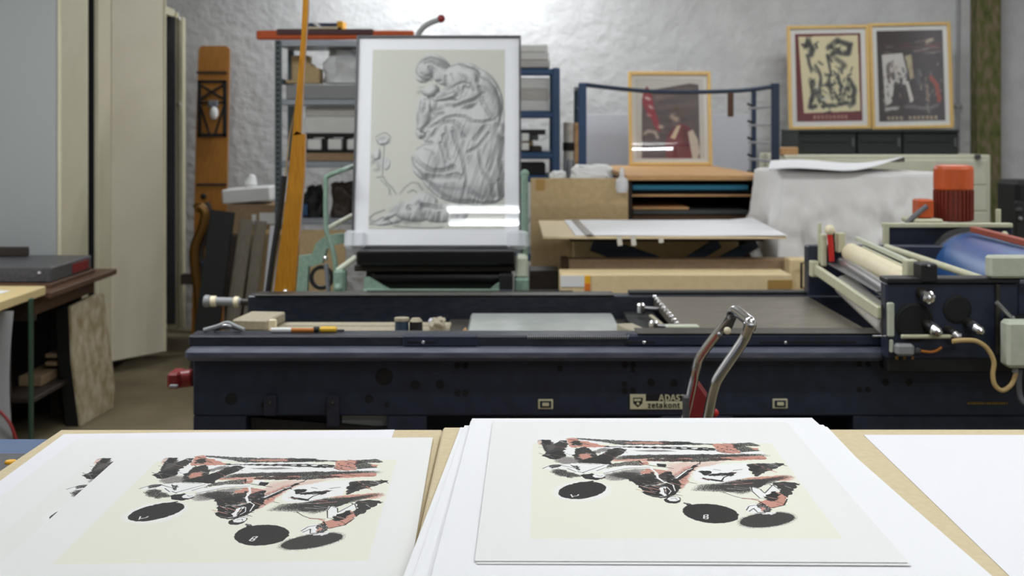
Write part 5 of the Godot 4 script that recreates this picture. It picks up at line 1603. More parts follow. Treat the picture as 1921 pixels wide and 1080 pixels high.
	st.prism([Vector3(-1.957, 0.003, -5.785), Vector3(-1.938, 0.003, -6.17), Vector3(-1.968, 0.545, -6.12), Vector3(-1.984, 0.54, -5.73), Vector3(-1.977, 0.30, -5.74)], Vector3(-0.06, 0, 0))
	obj("inked_back", st, M.ink_black, stone)
	# plank on the back wall
	var k := thing("wooden_plank", "orange-brown wooden plank with a black truss frame against the wall", "plank", Vector3(-1.96, 0, -8.4))
	cut("board", k, M.plank_wood, [Vector3(-2.058, 1.868, -8.4), Vector3(-2.0405, 1.889, -8.4), Vector3(-1.876, 1.889, -8.4), Vector3(-1.855, 1.868, -8.4), Vector3(-1.8655, 1.35, -8.4), Vector3(-1.8795, 0.51, -8.4), Vector3(-1.904, 0.0025, -8.4), Vector3(-2.107, 0.0025, -8.4), Vector3(-2.093, 0.51, -8.4), Vector3(-2.0755, 1.35, -8.4)], Vector3(0, 0, -0.03))
	for y in [136, 346]:
		slab("seam", k, M.dark_wood, -2.07, -1.87, 1.35 - (y - 240) * 0.0035 - 0.008, 1.35 - (y - 240) * 0.0035 + 0.008, 8.392, 8.40, 0.002)
	for e in [[370, 376, 150, 256], [417, 424, 150, 256], [370, 424, 150, 156], [370, 424, 250, 257], [372, 424, 190, 194]]:
		slab("truss_bar", k, M.ink_black, (e[0] - 960) * 0.00348, (e[1] - 960) * 0.00348, 1.35 - (e[3] - 240) * 0.00348, 1.35 - (e[2] - 240) * 0.00348, 8.352, 8.37, 0.002)
	for e in [[376, 160, 417, 185], [417, 160, 376, 185], [374, 196, 392, 252], [420, 196, 402, 252]]:
		beam("truss_brace", k, M.ink_black, Vector3((e[0] - 960) * 0.00348, 1.35 - (e[1] - 240) * 0.00348, -8.36), Vector3((e[2] - 960) * 0.00348, 1.35 - (e[3] - 240) * 0.00348, -8.36), 0.012, 0.016)
	ball("lamp_pull", k, M.label_white, Vector3(-1.9425, 1.4473, -8.34), 0.028, 1.6)
	slab("pull_mount", k, M.cable_grey, -1.9818, -1.9159, 1.4854, 1.5305, 8.33, 8.36, 0.008)
	ball("peg", k, M.ink_black, Vector3(-2.0193, 0.9036, -8.37), 0.02)
	# leaning boards and clutter beneath
	var g := thing("bent_chair_arm", "glossy brown bent wooden armrest in the far left corner", "armrest", Vector3(-1.95, 0, -7.6))
	pipe("arm", g, M.brass, [Vector3(-1.881, 0.8687, -7.6), Vector3(-1.8493, 0.8813, -7.6), Vector3(-1.824, 0.837, -7.6), Vector3(-1.843, 0.7483, -7.6), Vector3(-1.8747, 0.6787, -7.6), Vector3(-1.8905, 0.6027, -7.6), Vector3(-1.881, 0.495, -7.6), Vector3(-1.862, 0.3367, -7.6), Vector3(-1.8557, 0.0042, -7.6)], 0.028)
	pipe("inner_arm", g, M.dark_wood, [Vector3(-1.8296, 0.9038, -7.65), Vector3(-1.8105, 0.84, -7.65), Vector3(-1.8296, 0.7125, -7.65), Vector3(-1.8615, 0.5978, -7.65), Vector3(-1.8551, 0.3938, -7.65), Vector3(-1.8424, 0.0112, -7.65)], 0.02)
	slab("seat_rail", g, M.dark_wood, -1.97, -1.80, 0.42, 0.48, 7.6, 7.66, 0.004)
	ball("blue_cap", g, M.label_blue, Vector3(-1.8129, 0.5478, -7.58), 0.03, 0.7)
	tag(turned_box("black_board", self, M.ink_black, Vector3(-1.64, 0.458, -7.0), Vector3(0.13, 0.88, 0.03), Basis(Vector3(0, 0, 1), -0.12) * Basis(Vector3.RIGHT, -0.06), 0.003), "black board leaning in the far left corner", "board")
	for e in [[0, -1.53, 0.075, 7.10, 0.84], [1, -1.45, 0.065, 7.13, 0.83], [2, -1.365, 0.055, 7.16, 0.80]]:
		tag(turned_box("grey_plank", self, M.grey_wood if e[0] < 2 else M.panel_grey, Vector3(e[1], e[4] / 2.0 + 0.005, -e[3]), Vector3(e[2], e[4], 0.02), Basis(Vector3(0, 0, 1), -0.14 + e[0] * 0.02), 0.003),
			["weathered grey plank leaning next to the black board", "middle one of three leaning grey planks", "narrow pale grey plank leaning beside the cardboard sheet"][e[0]], "plank", "leaning grey planks")
	tag(slab("wood_crate", self, M.dark_wood, -1.7446, -1.4319, 0.0, 0.70, 7.75, 8.2, 0.006), "dark wooden crate under the brown carton by the wall", "crate")
	var c := thing("brown_carton", "dark brown carton with white shipping labels near the plank", "box", Vector3(-1.58, 0.70, -7.95))
	slab("carton_body", c, M.cardboard_dark, -1.738, -1.4418, 0.702, 0.885, 7.80, 8.15, 0.004)
	slab("shipping_label", c, M.label_white, -1.5399, -1.4424, 0.7652, 0.8334, 7.797, 7.8, 0.0005)
	slab("shipping_label", c, M.label_white, -1.5854, -1.5594, 0.7652, 0.8237, 7.797, 7.8, 0.0005)
	var w := thing("white_box", "flat tilted white box on the dark brown carton", "box", Vector3(-1.6, 0.886, -7.9))
	turned_box("lid", w, M.label_white, Vector3(-1.6231, 0.9393, -7.95), Vector3(0.29, 0.085, 0.30), Basis(Vector3(0, 0, 1), 0.07), 0.006)
	tag(turned("paper_funnel", self, M.label_white, Vector3(-1.6298, 0.9889, -7.95), Vector3(0.25, 1, 0), [Vector2(0.035, 0), Vector2(0.042, 0.02), Vector2(0.022, 0.065), Vector2(0.012, 0.075), Vector2(0, 0.075)], 20), "small white rolled paper on top of the white lid", "paper")
	tag(slab("cardboard_sheet", self, M.cardboard, -1.4827, -0.9441, 0.0186, 0.7721, 7.262, 7.272, 0.001), "upright cardboard sheet below the grey metal shelf", "cardboard")


# ---------- grey metal shelf on the left ----------
func shelf_rack() -> void:
	var t := thing("metal_shelf", "grey slotted-angle metal shelf left of the framed drawing", "shelf", Vector3(-0.85, 0, -7.5))
	for e in [[-1.354, 7.3], [-1.354, 7.72], [-0.36, 7.3], [-0.36, 7.72]]:
		var u := slab("upright", t, M.upright_grey, e[0], e[0] + 0.036, 0.0, 1.85, e[1], e[1] + 0.03, 0.003)
		if e[1] < 7.5 and e[0] < -1.0:
			for i in 42:
				slab("slot_hole", u, M.ink_black, e[0] + 0.010, e[0] + 0.026, 0.60 + i * 0.03, 0.613 + i * 0.03, e[1] - 0.001, e[1] + 0.004, 0.0005)
	for y in [1.815, 1.480, 1.125, 0.80, 0.25]:
		slab("shelf_board", t, M.galvanised, -1.33, -0.345, y, y + 0.034, 7.31, 7.74, 0.004)
	for e in [-1.33, -0.38]:
		slab("cross_brace", t, M.upright_grey, e, e + 0.02, 1.60, 1.63, 7.33, 7.73, 0.002)
	# on the shelves
	var o := thing("orange_trough", "long glossy orange plastic trough on top of the metal shelf", "trough", Vector3(-1.02, 1.85, -7.45))
	slab("trough_body", o, M.acrylic_orange, -1.464, -0.5612, 1.8563, 1.9082, 7.32, 7.4, 0.008)
	slab("dark_insert", o, M.amber_dark, -1.3472, -0.7925, 1.8803, 1.9169, 7.315, 7.36, 0.006)
	var lb := thing("paper_box", "small open box with a yellow end on the orange trough", "box", Vector3(-1.1, 1.905, -7.5))
	slab("box_body", lb, M.label_blue, -1.208, -0.997, 1.9127, 1.9525, 7.34, 7.5, 0.003)
	slab("box_end", lb, M.label_yellow, -1.0018, -0.9712, 1.912, 1.9639, 7.33, 7.5, 0.003)
	slab("box_edge", lb, M.roller_cream, -1.2033, -0.9773, 1.912, 1.9303, 7.33, 7.345, 0.002)
	beam("paper_strip", lb, M.label_white, Vector3(-1.1361, 1.9547, -7.33), Vector3(-1.0934, 1.9211, -7.33), 0.012, 0.016)
	tag(slab("grey_box", self, M.grey_plastic, -1.295, -0.8918, 1.5149, 1.5974, 7.33, 7.7, 0.004), "flat grey box on the second shelf under the cartons", "box")
	tag(slab("small_carton", self, M.cardboard, -1.3007, -1.2001, 1.6139, 1.7773, 7.54, 7.68, 0.003), "taller tan carton at the left on the grey box", "box", "cartons on the grey box")
	var cc := thing("small_carton", "tan carton with a cut corner on the grey box", "box", Vector3(-1.1653, 1.6076, -7.36), "cartons on the grey box")
	cut("carton_body", cc, M.cardboard, [Vector3(-1.3003, 1.626, -7.36), Vector3(-1.2635, 1.626, -7.36), Vector3(-1.2635, 1.718, -7.36), Vector3(-1.1653, 1.7241, -7.36), Vector3(-1.1469, 1.7057, -7.36), Vector3(-1.1101, 1.6935, -7.36), Vector3(-1.1101, 1.6076, -7.36), Vector3(-1.3003, 1.6076, -7.36)], Vector3(0, 0, -0.16))
	crumple("plastic_wrap", -1.1051, -0.8568, 1.6108, 1.8094, 7.42, 7.65, M.bottle_white, "white wrapped bundle on the grey box", 3)
	tag(slab("paper_ream", self, M.paper_pile_white, -1.196, -0.828, 1.3193, 1.4144, 7.36, 7.68, 0.004), "white paper pile on the black tray", "paper", "paper piles on the black tray")
	tag(slab("paper_ream", self, M.paper_pile, -1.1931, -0.8302, 1.4146, 1.473, 7.38, 7.68, 0.006), "greyish paper pile on top of the white one", "paper", "paper piles on the black tray")
	var tr := thing("black_tray", "black tray holding three white boxes on the third shelf", "tray", Vector3(-0.98, 1.2, -7.5))
	slab("tray_top", tr, M.ink_black, -1.205, -0.8257, 1.295, 1.3194, 7.34, 7.66, 0.003)
	slab("tray_base", tr, M.ink_black, -1.205, -0.8257, 1.2093, 1.2246, 7.34, 7.66, 0.003)
	for e in [568, 607, 643, 680]:
		slab("divider", tr, M.ink_black, (e - 960) * 0.00306, (e + 5 - 960) * 0.00306, 1.2246, 1.295, 7.345, 7.65, 0.002)
	for i in 3:
		var x0: float = ([574, 613, 649][i] - 960) * 0.00306
		tag(slab("white_box", self, M.label_white, x0, x0 + 0.085, 1.2243, 1.2887, 7.36, 7.5, 0.006), ["left", "middle", "right"][i] + "most white box in the black tray" if i != 1 else "middle white box in the black tray", "box", "white boxes in the black tray")
	tag(slab("pink_board", self, M.cardboard_dark, -1.2461, -0.8246, 1.1606, 1.2065, 7.33, 7.66, 0.003), "pinkish brown board pile under the black tray", "board")
	crumple("dark_bag", -1.2148, -1.0915, 0.835, 1.01, 7.36, 7.6, M.ink_black, "black crumpled bag on the lower shelf", 7)
	crumple("dark_bag", -1.0545, -0.9127, 0.835, 1.03, 7.36, 7.6, M.dark_wood, "dark brown crumpled bag on the lower shelf", 9)
	tag(slab("blue_tin", self, M.rack_blue, -1.2033, -1.1728, 0.8461, 0.9133, 7.33, 7.36, 0.004), "small blue tin beside the black bag", "tin")


# a soft lump: a box pushed about
func crumple(called: String, x0: float, x1: float, y0: float, y1: float, d0: float, d1: float, m: Material, label: String, seed_: int) -> void:
	var f := FastNoiseLite.new()
	f.seed = seed_
	f.frequency = 9.0
	f.fractal_octaves = 3
	var rows := []
	for i in 15:
		var line := []
		var v := i / 14.0
		for j in 29:
			var a := TAU * j / 28.0
			var q := v * PI * 0.5
			var r := pow(cos(q), 0.45) if i < 14 else 0.0
			var dir := Vector3(signf(cos(a)) * pow(absf(cos(a)), 0.6), 0, signf(sin(a)) * pow(absf(sin(a)), 0.6))
			var p := Vector3((x0 + x1) / 2.0 + dir.x * r * (x1 - x0) / 2.0, y0 + 0.001 + sin(q) * (y1 - y0), -(d0 + d1) / 2.0 + dir.z * r * (d1 - d0) / 2.0)
			var k := f.get_noise_3d(cos(a) * 0.12 + x0, v * 0.2 + y0, sin(a) * 0.12) * 0.22 * minf(1.0, v * 4.0)
			line.append(p + Vector3(dir.x * (x1 - x0), (y1 - y0) * 0.6, dir.z * (d1 - d0)) * k * (1.0 if i < 14 else 0.0))
		rows.append(line)
	var s := Shape.new()
	s.sheet(rows, 0.001)
	tag(obj(called, s, m), label, "bag" if called.ends_with("bag") else "bundle")


# ---------- blue tube rack right of the drawing ----------
func blue_rack() -> void:
	var t := thing("blue_shelf", "blue steel shelf full of paper right of the framed drawing", "shelf", Vector3(0.0, 0, -7.4))
	for e in [[0.225, 7.2], [0.225, 7.66], [-0.30, 7.2], [-0.30, 7.66]]:
		slab("upright", t, M.rack_blue if e[1] < 7.5 else M.rack_navy, e[0], e[0] + 0.045, 0.0, 1.69, e[1], e[1] + 0.045, 0.008)
	for y in [1.645, 1.405, 1.175, 1.045, 0.6]:
		slab("shelf_beam", t, M.rack_blue, -0.30, 0.265, y, y + 0.038, 7.205, 7.24, 0.008)
		slab("shelf_board", t, M.rack_navy, -0.29, 0.26, y + 0.030, y + 0.040, 7.24, 7.70, 0.002)
	for i in 3:
		tag(slab("paper_ream", self, [M.paper_pile, M.paper_pile_white, M.label_white][i], -0.24, 0.215 - i * 0.006, 1.6905 + i * 0.044, 1.733 + i * 0.044, 7.24, 7.62, 0.005), ["lowest of three paper piles on top of the blue shelf", "middle of three paper piles on top of the blue shelf", "topmost of three paper piles on the blue shelf"][i], "paper", "paper piles on the blue shelf")
	for i in 3:
		tag(slab("paper_ream", self, [M.paper_pile_white, M.paper_pile, M.paper_pile_white][i], -0.24, 0.210, 1.4455 + i * 0.063, 1.508 + i * 0.063, 7.25, 7.62, 0.004), ["lower paper pile inside the blue shelf's top bay", "middle paper pile inside the blue shelf's top bay", "upper paper pile inside the blue shelf's top bay"][i], "paper", "paper piles inside the blue shelf")
	for i in 4:
		tag(slab("card_stack", self, [M.dark_wood, M.cardboard_dark, M.portfolio_grey, M.portfolio_black][i], -0.22, [0.17, 0.12, 0.15, 0.19][i], 1.2155 + i * 0.032, 1.2455 + i * 0.032, 7.26, 7.62, 0.003), ["lowest dark folder", "brown folder second from below", "grey folder third from below", "topmost black folder"][i] + " in the blue shelf's middle bay", "folder", "folders in the blue shelf")
	for e in [[250, 265], [268, 282]]:
		tag(slab("white_packet", self, M.label_white, 0.0541, 0.0961, 1.35 - (e[1] - 240) * 0.003004, 1.35 - (e[0] - 240) * 0.003004, 7.21, 7.24, 0.004), "white packet end sticking out of the blue shelf, " + ("upper" if e[0] == 250 else "lower"), "packet", "white packets in the blue shelf")
	tag(slab("black_box", self, M.ink_black, -0.22, 0.19, 1.0855, 1.15, 7.26, 7.6, 0.004), "black box in the lowest visible bay of the blue shelf", "box")
	# rolls beside it
	var r := thing("paper_roll", "upright cream paper roll with black band beside the blue shelf", "roll", Vector3(0.325, 0, -7.35))
	rod("roll", r, M.roller_white, Vector3(0.325, 0.0, -7.35), Vector3(0.325, 1.3837, -7.35), 0.030, 24)
	rod("black_band", r, M.ink_black, Vector3(0.325, 1.2153, -7.35), Vector3(0.325, 1.2704, -7.35), 0.033, 24)
	for i in 3:
		tag(rod("metal_rod", self, M.galvanised, Vector3(0.30 + i * 0.022, 0.0, -7.28), Vector3(0.303 + i * 0.022, 1.17, -7.28), 0.008, 12), ["left", "middle", "right"][i] + " grey rod standing before the paper roll", "rod", "grey rods before the paper roll")
	tag(slab("wood_lath", self, M.pine, 0.3583, 0.3828, 0.0, 1.3806, 7.33, 7.37, 0.002), "thin upright wooden lath beside the paper roll", "lath")


# ---------- open drying rack ----------
func drying_rack() -> void:
	var t := thing("drying_rack", "open blue steel drying rack with a sagging top bar", "rack", Vector3(0.9, 0, -7.2))
	for e in [[0.36, 6.9, 1], [1.402, 6.9, 0], [0.37, 7.62, 0], [1.43, 7.62, 0]]:
		slab("upright", t, M.rack_blue if e[2] else M.rack_navy, e[0], e[0] + 0.042 - (0.016 if e[1] > 7.0 else 0.0), 0.0, 1.594, e[1], e[1] + 0.035, 0.004)
	pipe("top_bar", t, M.rack_navy, [Vector3(0.3979, 1.5836, -6.92), Vector3(0.519, 1.5691, -6.92), Vector3(0.692, 1.5518, -6.92), Vector3(0.865, 1.5432, -6.92), Vector3(1.0957, 1.5461, -6.92), Vector3(1.2687, 1.5547, -6.92), Vector3(1.4128, 1.5749, -6.92)], 0.012)
	rod("side_bar", t, M.galvanised, Vector3(1.42, 1.575, -6.92), Vector3(1.44, 1.575, -7.63), 0.010, 10)
	rod("side_bar", t, M.rack_navy, Vector3(0.38, 1.575, -6.92), Vector3(0.38, 1.575, -7.63), 0.010, 10)
	for y in [1.46, 1.36, 1.26, 1.16, 1.06, 0.9, 0.6, 0.3]:
		slab("side_runner", t, M.galvanised, 1.405, 1.44, y, y + 0.012, 6.935, 7.62, 0.002)
		slab("side_runner", t, M.rack_navy, 0.385, 0.40, y, y + 0.012, 6.935, 7.62, 0.002)
		rod("peg", t, M.ink_black, Vector3(1.43, y + 0.02, -7.61), Vector3(1.40, y + 0.035, -7.61), 0.007, 8)
	tag(slab("wood_strip", self, M.brown_wood, 1.1635, 1.1951, 1.4103, 1.5396, 6.895, 6.91, 0.003), "brown wooden strip hanging from the drying rack's bar", "strip")
	# pale panel and the framed flag poster behind
	tag(turned_box("pale_board", self, M.panel_grey, Vector3(1.03, 0.722, -8.50), Vector3(1.10, 1.44, 0.02), Basis(Vector3.RIGHT, -0.05), 0.003), "large pale grey board leaning on the back wall behind the rack", "board")


# four bars, mount, print and glass; leaning back by lean degrees and turned by roll degrees
func framed(label: String, mid_foot: Vector3, wide: float, high: float, lean: float, roll: float, m: Material, margin: float, group := "") -> void:
	var l := deg_to_rad(lean)
	var bs := Basis(Vector3.RIGHT, -l) * Basis(Vector3(0, 0, 1), deg_to_rad(roll))
	var f := thing("framed_poster", label, "picture", mid_foot, group)
	var mid := mid_foot + bs.y * high / 2.0
	for s in [-1.0, 1.0]:
		turned_box("frame_bar", f, M.frame_oak, mid + bs.x * s * (wide / 2.0 - 0.010), Vector3(0.020, high, 0.028), bs, 0.002)
		turned_box("frame_bar", f, M.frame_oak, mid + bs.y * s * (high / 2.0 - 0.010), Vector3(wide - 0.04, 0.020, 0.028), bs, 0.002)
	turned_box("mount", f, M.poster_white, mid - bs.z * 0.003, Vector3(wide - 0.038, high - 0.038, 0.003), bs, 0.0005)
	var p := Shape.new()
	var rx := bs.x * (wide / 2.0 - margin)
	var ry := bs.y * (high / 2.0 - margin)
	p.quad_uv(mid - rx - ry, mid + rx - ry, mid + rx + ry, mid - rx + ry, bs.z)
	obj("print", p, m, f)
	turned_box("glass", f, M.glazing, mid + bs.z * 0.006, Vector3(wide - 0.038, high - 0.038, 0.002), bs, 0.0003)


# ---------- the middle of the back: plan shelf, lift table, cartons ----------
func back_middle() -> void:
	var t := thing("plan_shelf", "open wooden plan shelf with a pine top stuffed with folders", "shelf", Vector3(0.93, 0, -6.9))
	slab("top", t, M.pine, 0.575, 1.285, 1.085, 1.112, 6.45, 7.55, 0.003)
	slab("side", t, M.dark_wood, 0.59, 0.61, 0.0, 1.085, 6.5, 7.5, 0.002)
	slab("side", t, M.dark_wood, 1.25, 1.27, 0.0, 1.085, 6.5, 7.5, 0.002)
	slab("back", t, M.ink_black, 0.61, 1.25, 0.0, 1.085, 7.48, 7.5, 0.002)
	for y in [1.0, 0.86, 0.70]:
		slab("shelf_board", t, M.pine if y > 0.9 else M.brown_wood, 0.61, 1.25, y, y + 0.012, 6.52, 7.48, 0.002)
	tag(slab("folder", self, M.teal, 0.612, 1.20, 1.035, 1.062, 6.49, 7.3, 0.004), "bright teal folder in the plan shelf's top bay", "folder", "folders in the plan shelf")
	tag(slab("folder", self, M.portfolio_black, 0.612, 1.23, 1.0125, 1.034, 6.56, 7.3, 0.004), "black folder just below the teal one", "folder", "folders in the plan shelf")
	tag(slab("folder", self, M.pine, 0.615, 0.90, 0.935, 0.948, 6.50, 7.2, 0.003), "short tan folder above the grey portfolio", "folder", "folders in the plan shelf")
	tag(slab("folder", self, M.portfolio_grey, 0.612, 1.20, 0.910, 0.934, 6.49, 7.3, 0.004), "grey portfolio in the plan shelf's middle bay", "folder", "folders in the plan shelf")
	tag(slab("folder", self, M.brown_wood, 0.612, 1.22, 0.8725, 0.909, 6.50, 7.3, 0.004), "brown folder at the bottom of the middle bay", "folder", "folders in the plan shelf")
	framed("framed poster of a man holding a red flag", Vector3(0.999, 1.113, -8.05) + Vector3(0, -0.0, 0), 0.523, 0.60, FLAG_TILT, 0.0, M.flag_print, 0.046)
	tag(slab("poster_ledge", self, M.pine, 0.60, 1.27, 1.085, 1.112, 7.56, 8.12, 0.003), "pine ledge behind the plan shelf carrying the flag poster", "ledge")
	# large cardboard sheet in front of the shelf, left
	var c := thing("cardboard_sheet", "large upright cardboard sheet left of the plan shelf", "cardboard", Vector3(0.33, 0, -6.3))
	slab("panel", c, M.cardboard, 0.0919, 0.5722, 0.0, 1.1033, 6.30, 6.312, 0.002)
	slab("tape_patch", c, M.tape, 0.1181, 0.1627, 1.043, 1.0981, 6.298, 6.3, 0.0003)
	tag(slab("narrow_carton", self, M.cardboard_dark, 0.10, 0.56, 0.0, 1.085, 6.33, 6.44, 0.004), "narrow carton standing behind the large cardboard sheet", "box")
	crumple("paper_bundle", 0.1855, 0.2703, 1.084, 1.135, 6.32, 6.43, M.label_white, "small crumpled white paper above the large cardboard sheet", 12)
	crumple("paper_bundle", 0.2915, 0.4903, 1.084, 1.165, 6.32, 6.44, M.label_white, "larger crumpled white paper above the large cardboard sheet", 15)
	tag(turned("glass_ball", self, M.clear_film, Vector3(0.5378, 1.0315, -6.266), Vector3.UP, [Vector2(0, 0), Vector2(0.025, 0.004), Vector2(0.032, 0.03), Vector2(0.03, 0.06), Vector2(0.012, 0.08), Vector2(0.010, 0.125), Vector2(0, 0.126)], 20), "crumpled clear plastic hanging at the large cardboard sheet's corner", "wrap")
	# lift table with papers
	var l := thing("lift_table", "lift table with a pale board top on dark scissor legs", "table", Vector3(0.64, 0, -5.7))
	slab("board", l, M.pale_board, 0.127, 1.127, 0.894, 0.906, 5.25, 6.17, 0.002)
	slab("frame_beam", l, M.ink_black, 0.2407, 1.0522, 0.8752, 0.8908, 5.35, 5.4, 0.003)
	slab("frame_beam", l, M.ink_black, 0.25, 1.08, 0.87, 0.893, 5.95, 6.0, 0.003)
	for e in [[1110, 446, 1300, 520], [1345, 446, 1240, 520], [1415, 446, 1295, 520]]:
		var a := Vector3((e[0] - 960) * 5.6 / 2400.0, 0.852, -5.56)
		var b := Vector3((e[2] - 960) * 5.6 / 2400.0, 0.70, -5.56)
		beam("scissor_arm", l, M.rack_navy, a, b, 0.03, 0.045 if e[0] > 1200 else 0.075)
		beam("scissor_arm", l, M.rack_navy, b, Vector3(b.x, 0.06, b.z), 0.03, 0.045)
	slab("base_frame", l, M.rack_navy, 0.30, 1.10, 0.0, 0.06, 5.48, 5.95, 0.004)
	tag(leaf("white_sheet", self, M.paper, [Vector3(0.262, 0.9075, -5.26), Vector3(1.13, 0.9075, -5.245), Vector3(1.155, 0.9075, -6.15), Vector3(0.25, 0.9075, -6.15)], 0.001, func(u: float, v: float) -> float: return 0.010 * maxf(0.0, u - 0.88) / 0.12 * v + 0.001 * (1.0 + sin(u * 9.0)), 16), "white paper covering the lift table's board", "paper")
	var ru := beam("steel_ruler", self, M.steel, Vector3(0.318, 0.9125, -5.24), Vector3(0.300, 0.9125, -6.12), 0.032, 0.002)
	tag(ru, "grey steel ruler lying across the lift table", "ruler")
	for e in [1162, 1188, 1240]:
		var x: float = (e - 960) * 5.24 / 2400.0
		tag(turned_box("tape_strip", self, M.roller_white, Vector3(x, 0.888, -5.242), Vector3(0.020, 0.040 if e < 1200 else 0.018, 0.003), Basis(Vector3(0, 0, 1), 0.12), 0.001), {1162: "left white tape tab on the lift table's front edge", 1188: "middle white tape tab on the lift table's front edge", 1240: "short right tape tab on the lift table's front edge"}[e], "tape", "tape tabs on the lift table")
	# cartons below and in front
	tag(slab("tan_carton", self, M.carton_light, 0.2971, 1.0979, 0.0, 0.84, 6.20, 6.28, 0.004), "wide cardboard carton standing behind the lift table's legs", "box")  # paler board colour stands in for low front light under the table
	var k := thing("brown_carton", "long dull brown carton in front of the lift table", "box", Vector3(0.72, 0, -5.36))
	slab("carton_body", k, M.cardboard_dark, 0.2354, 1.20, 0.0, 0.802, 5.33, 5.44, 0.004)
	slab("end_flap", k, M.brown_wood, 0.2043, 0.2354, 0.0, 0.808, 5.35, 5.42, 0.003)
	var b := thing("long_carton", "long light tan carton with a white and yellow label", "box", Vector3(0.66, 0, -5.05))
	slab("carton_body", b, M.carton_light, 0.1896, 1.0938, 0.0, 0.7771, 5.0, 5.20, 0.004)
	slab("paper_label", b, M.label_white, 0.1895, 0.2873, 0.7295, 0.7733, 4.997, 5.0, 0.0003)
	slab("yellow_label", b, M.label_yellow, 0.2831, 0.306, 0.7422, 0.7734, 4.996, 5.0, 0.0003)
	slab("orange_label", b, M.label_orange, 0.2831, 0.306, 0.7151, 0.7422, 4.996, 5.0, 0.0003)
	slab("tape_patch", b, M.tape, 0.9996, 1.0954, 0.7211, 0.7565, 4.998, 5.0, 0.0003)
	var y := thing("yellow_carton", "yellowish carton with a black strap handle beside the long carton", "box", Vector3(1.13, 0, -5.2))
	slab("carton_body", y, M.carton_light, 1.131, 1.2133, 0.0, 0.8148, 5.21, 5.32, 0.004)
	pipe("strap_handle", y, M.ink_black, [Vector3(1.2024, 0.8029, -5.19), Vector3(1.1742, 0.8029, -5.19), Vector3(1.1742, 0.7013, -5.19), Vector3(1.2024, 0.7013, -5.19)], 0.005, false, 8)
	tag(slab("dark_carton", self, M.dark_wood, 0.0743, 0.198, 0.0, 0.747, 5.4, 5.6, 0.004), "dark brown box left of the cartons beside the hand press", "box")


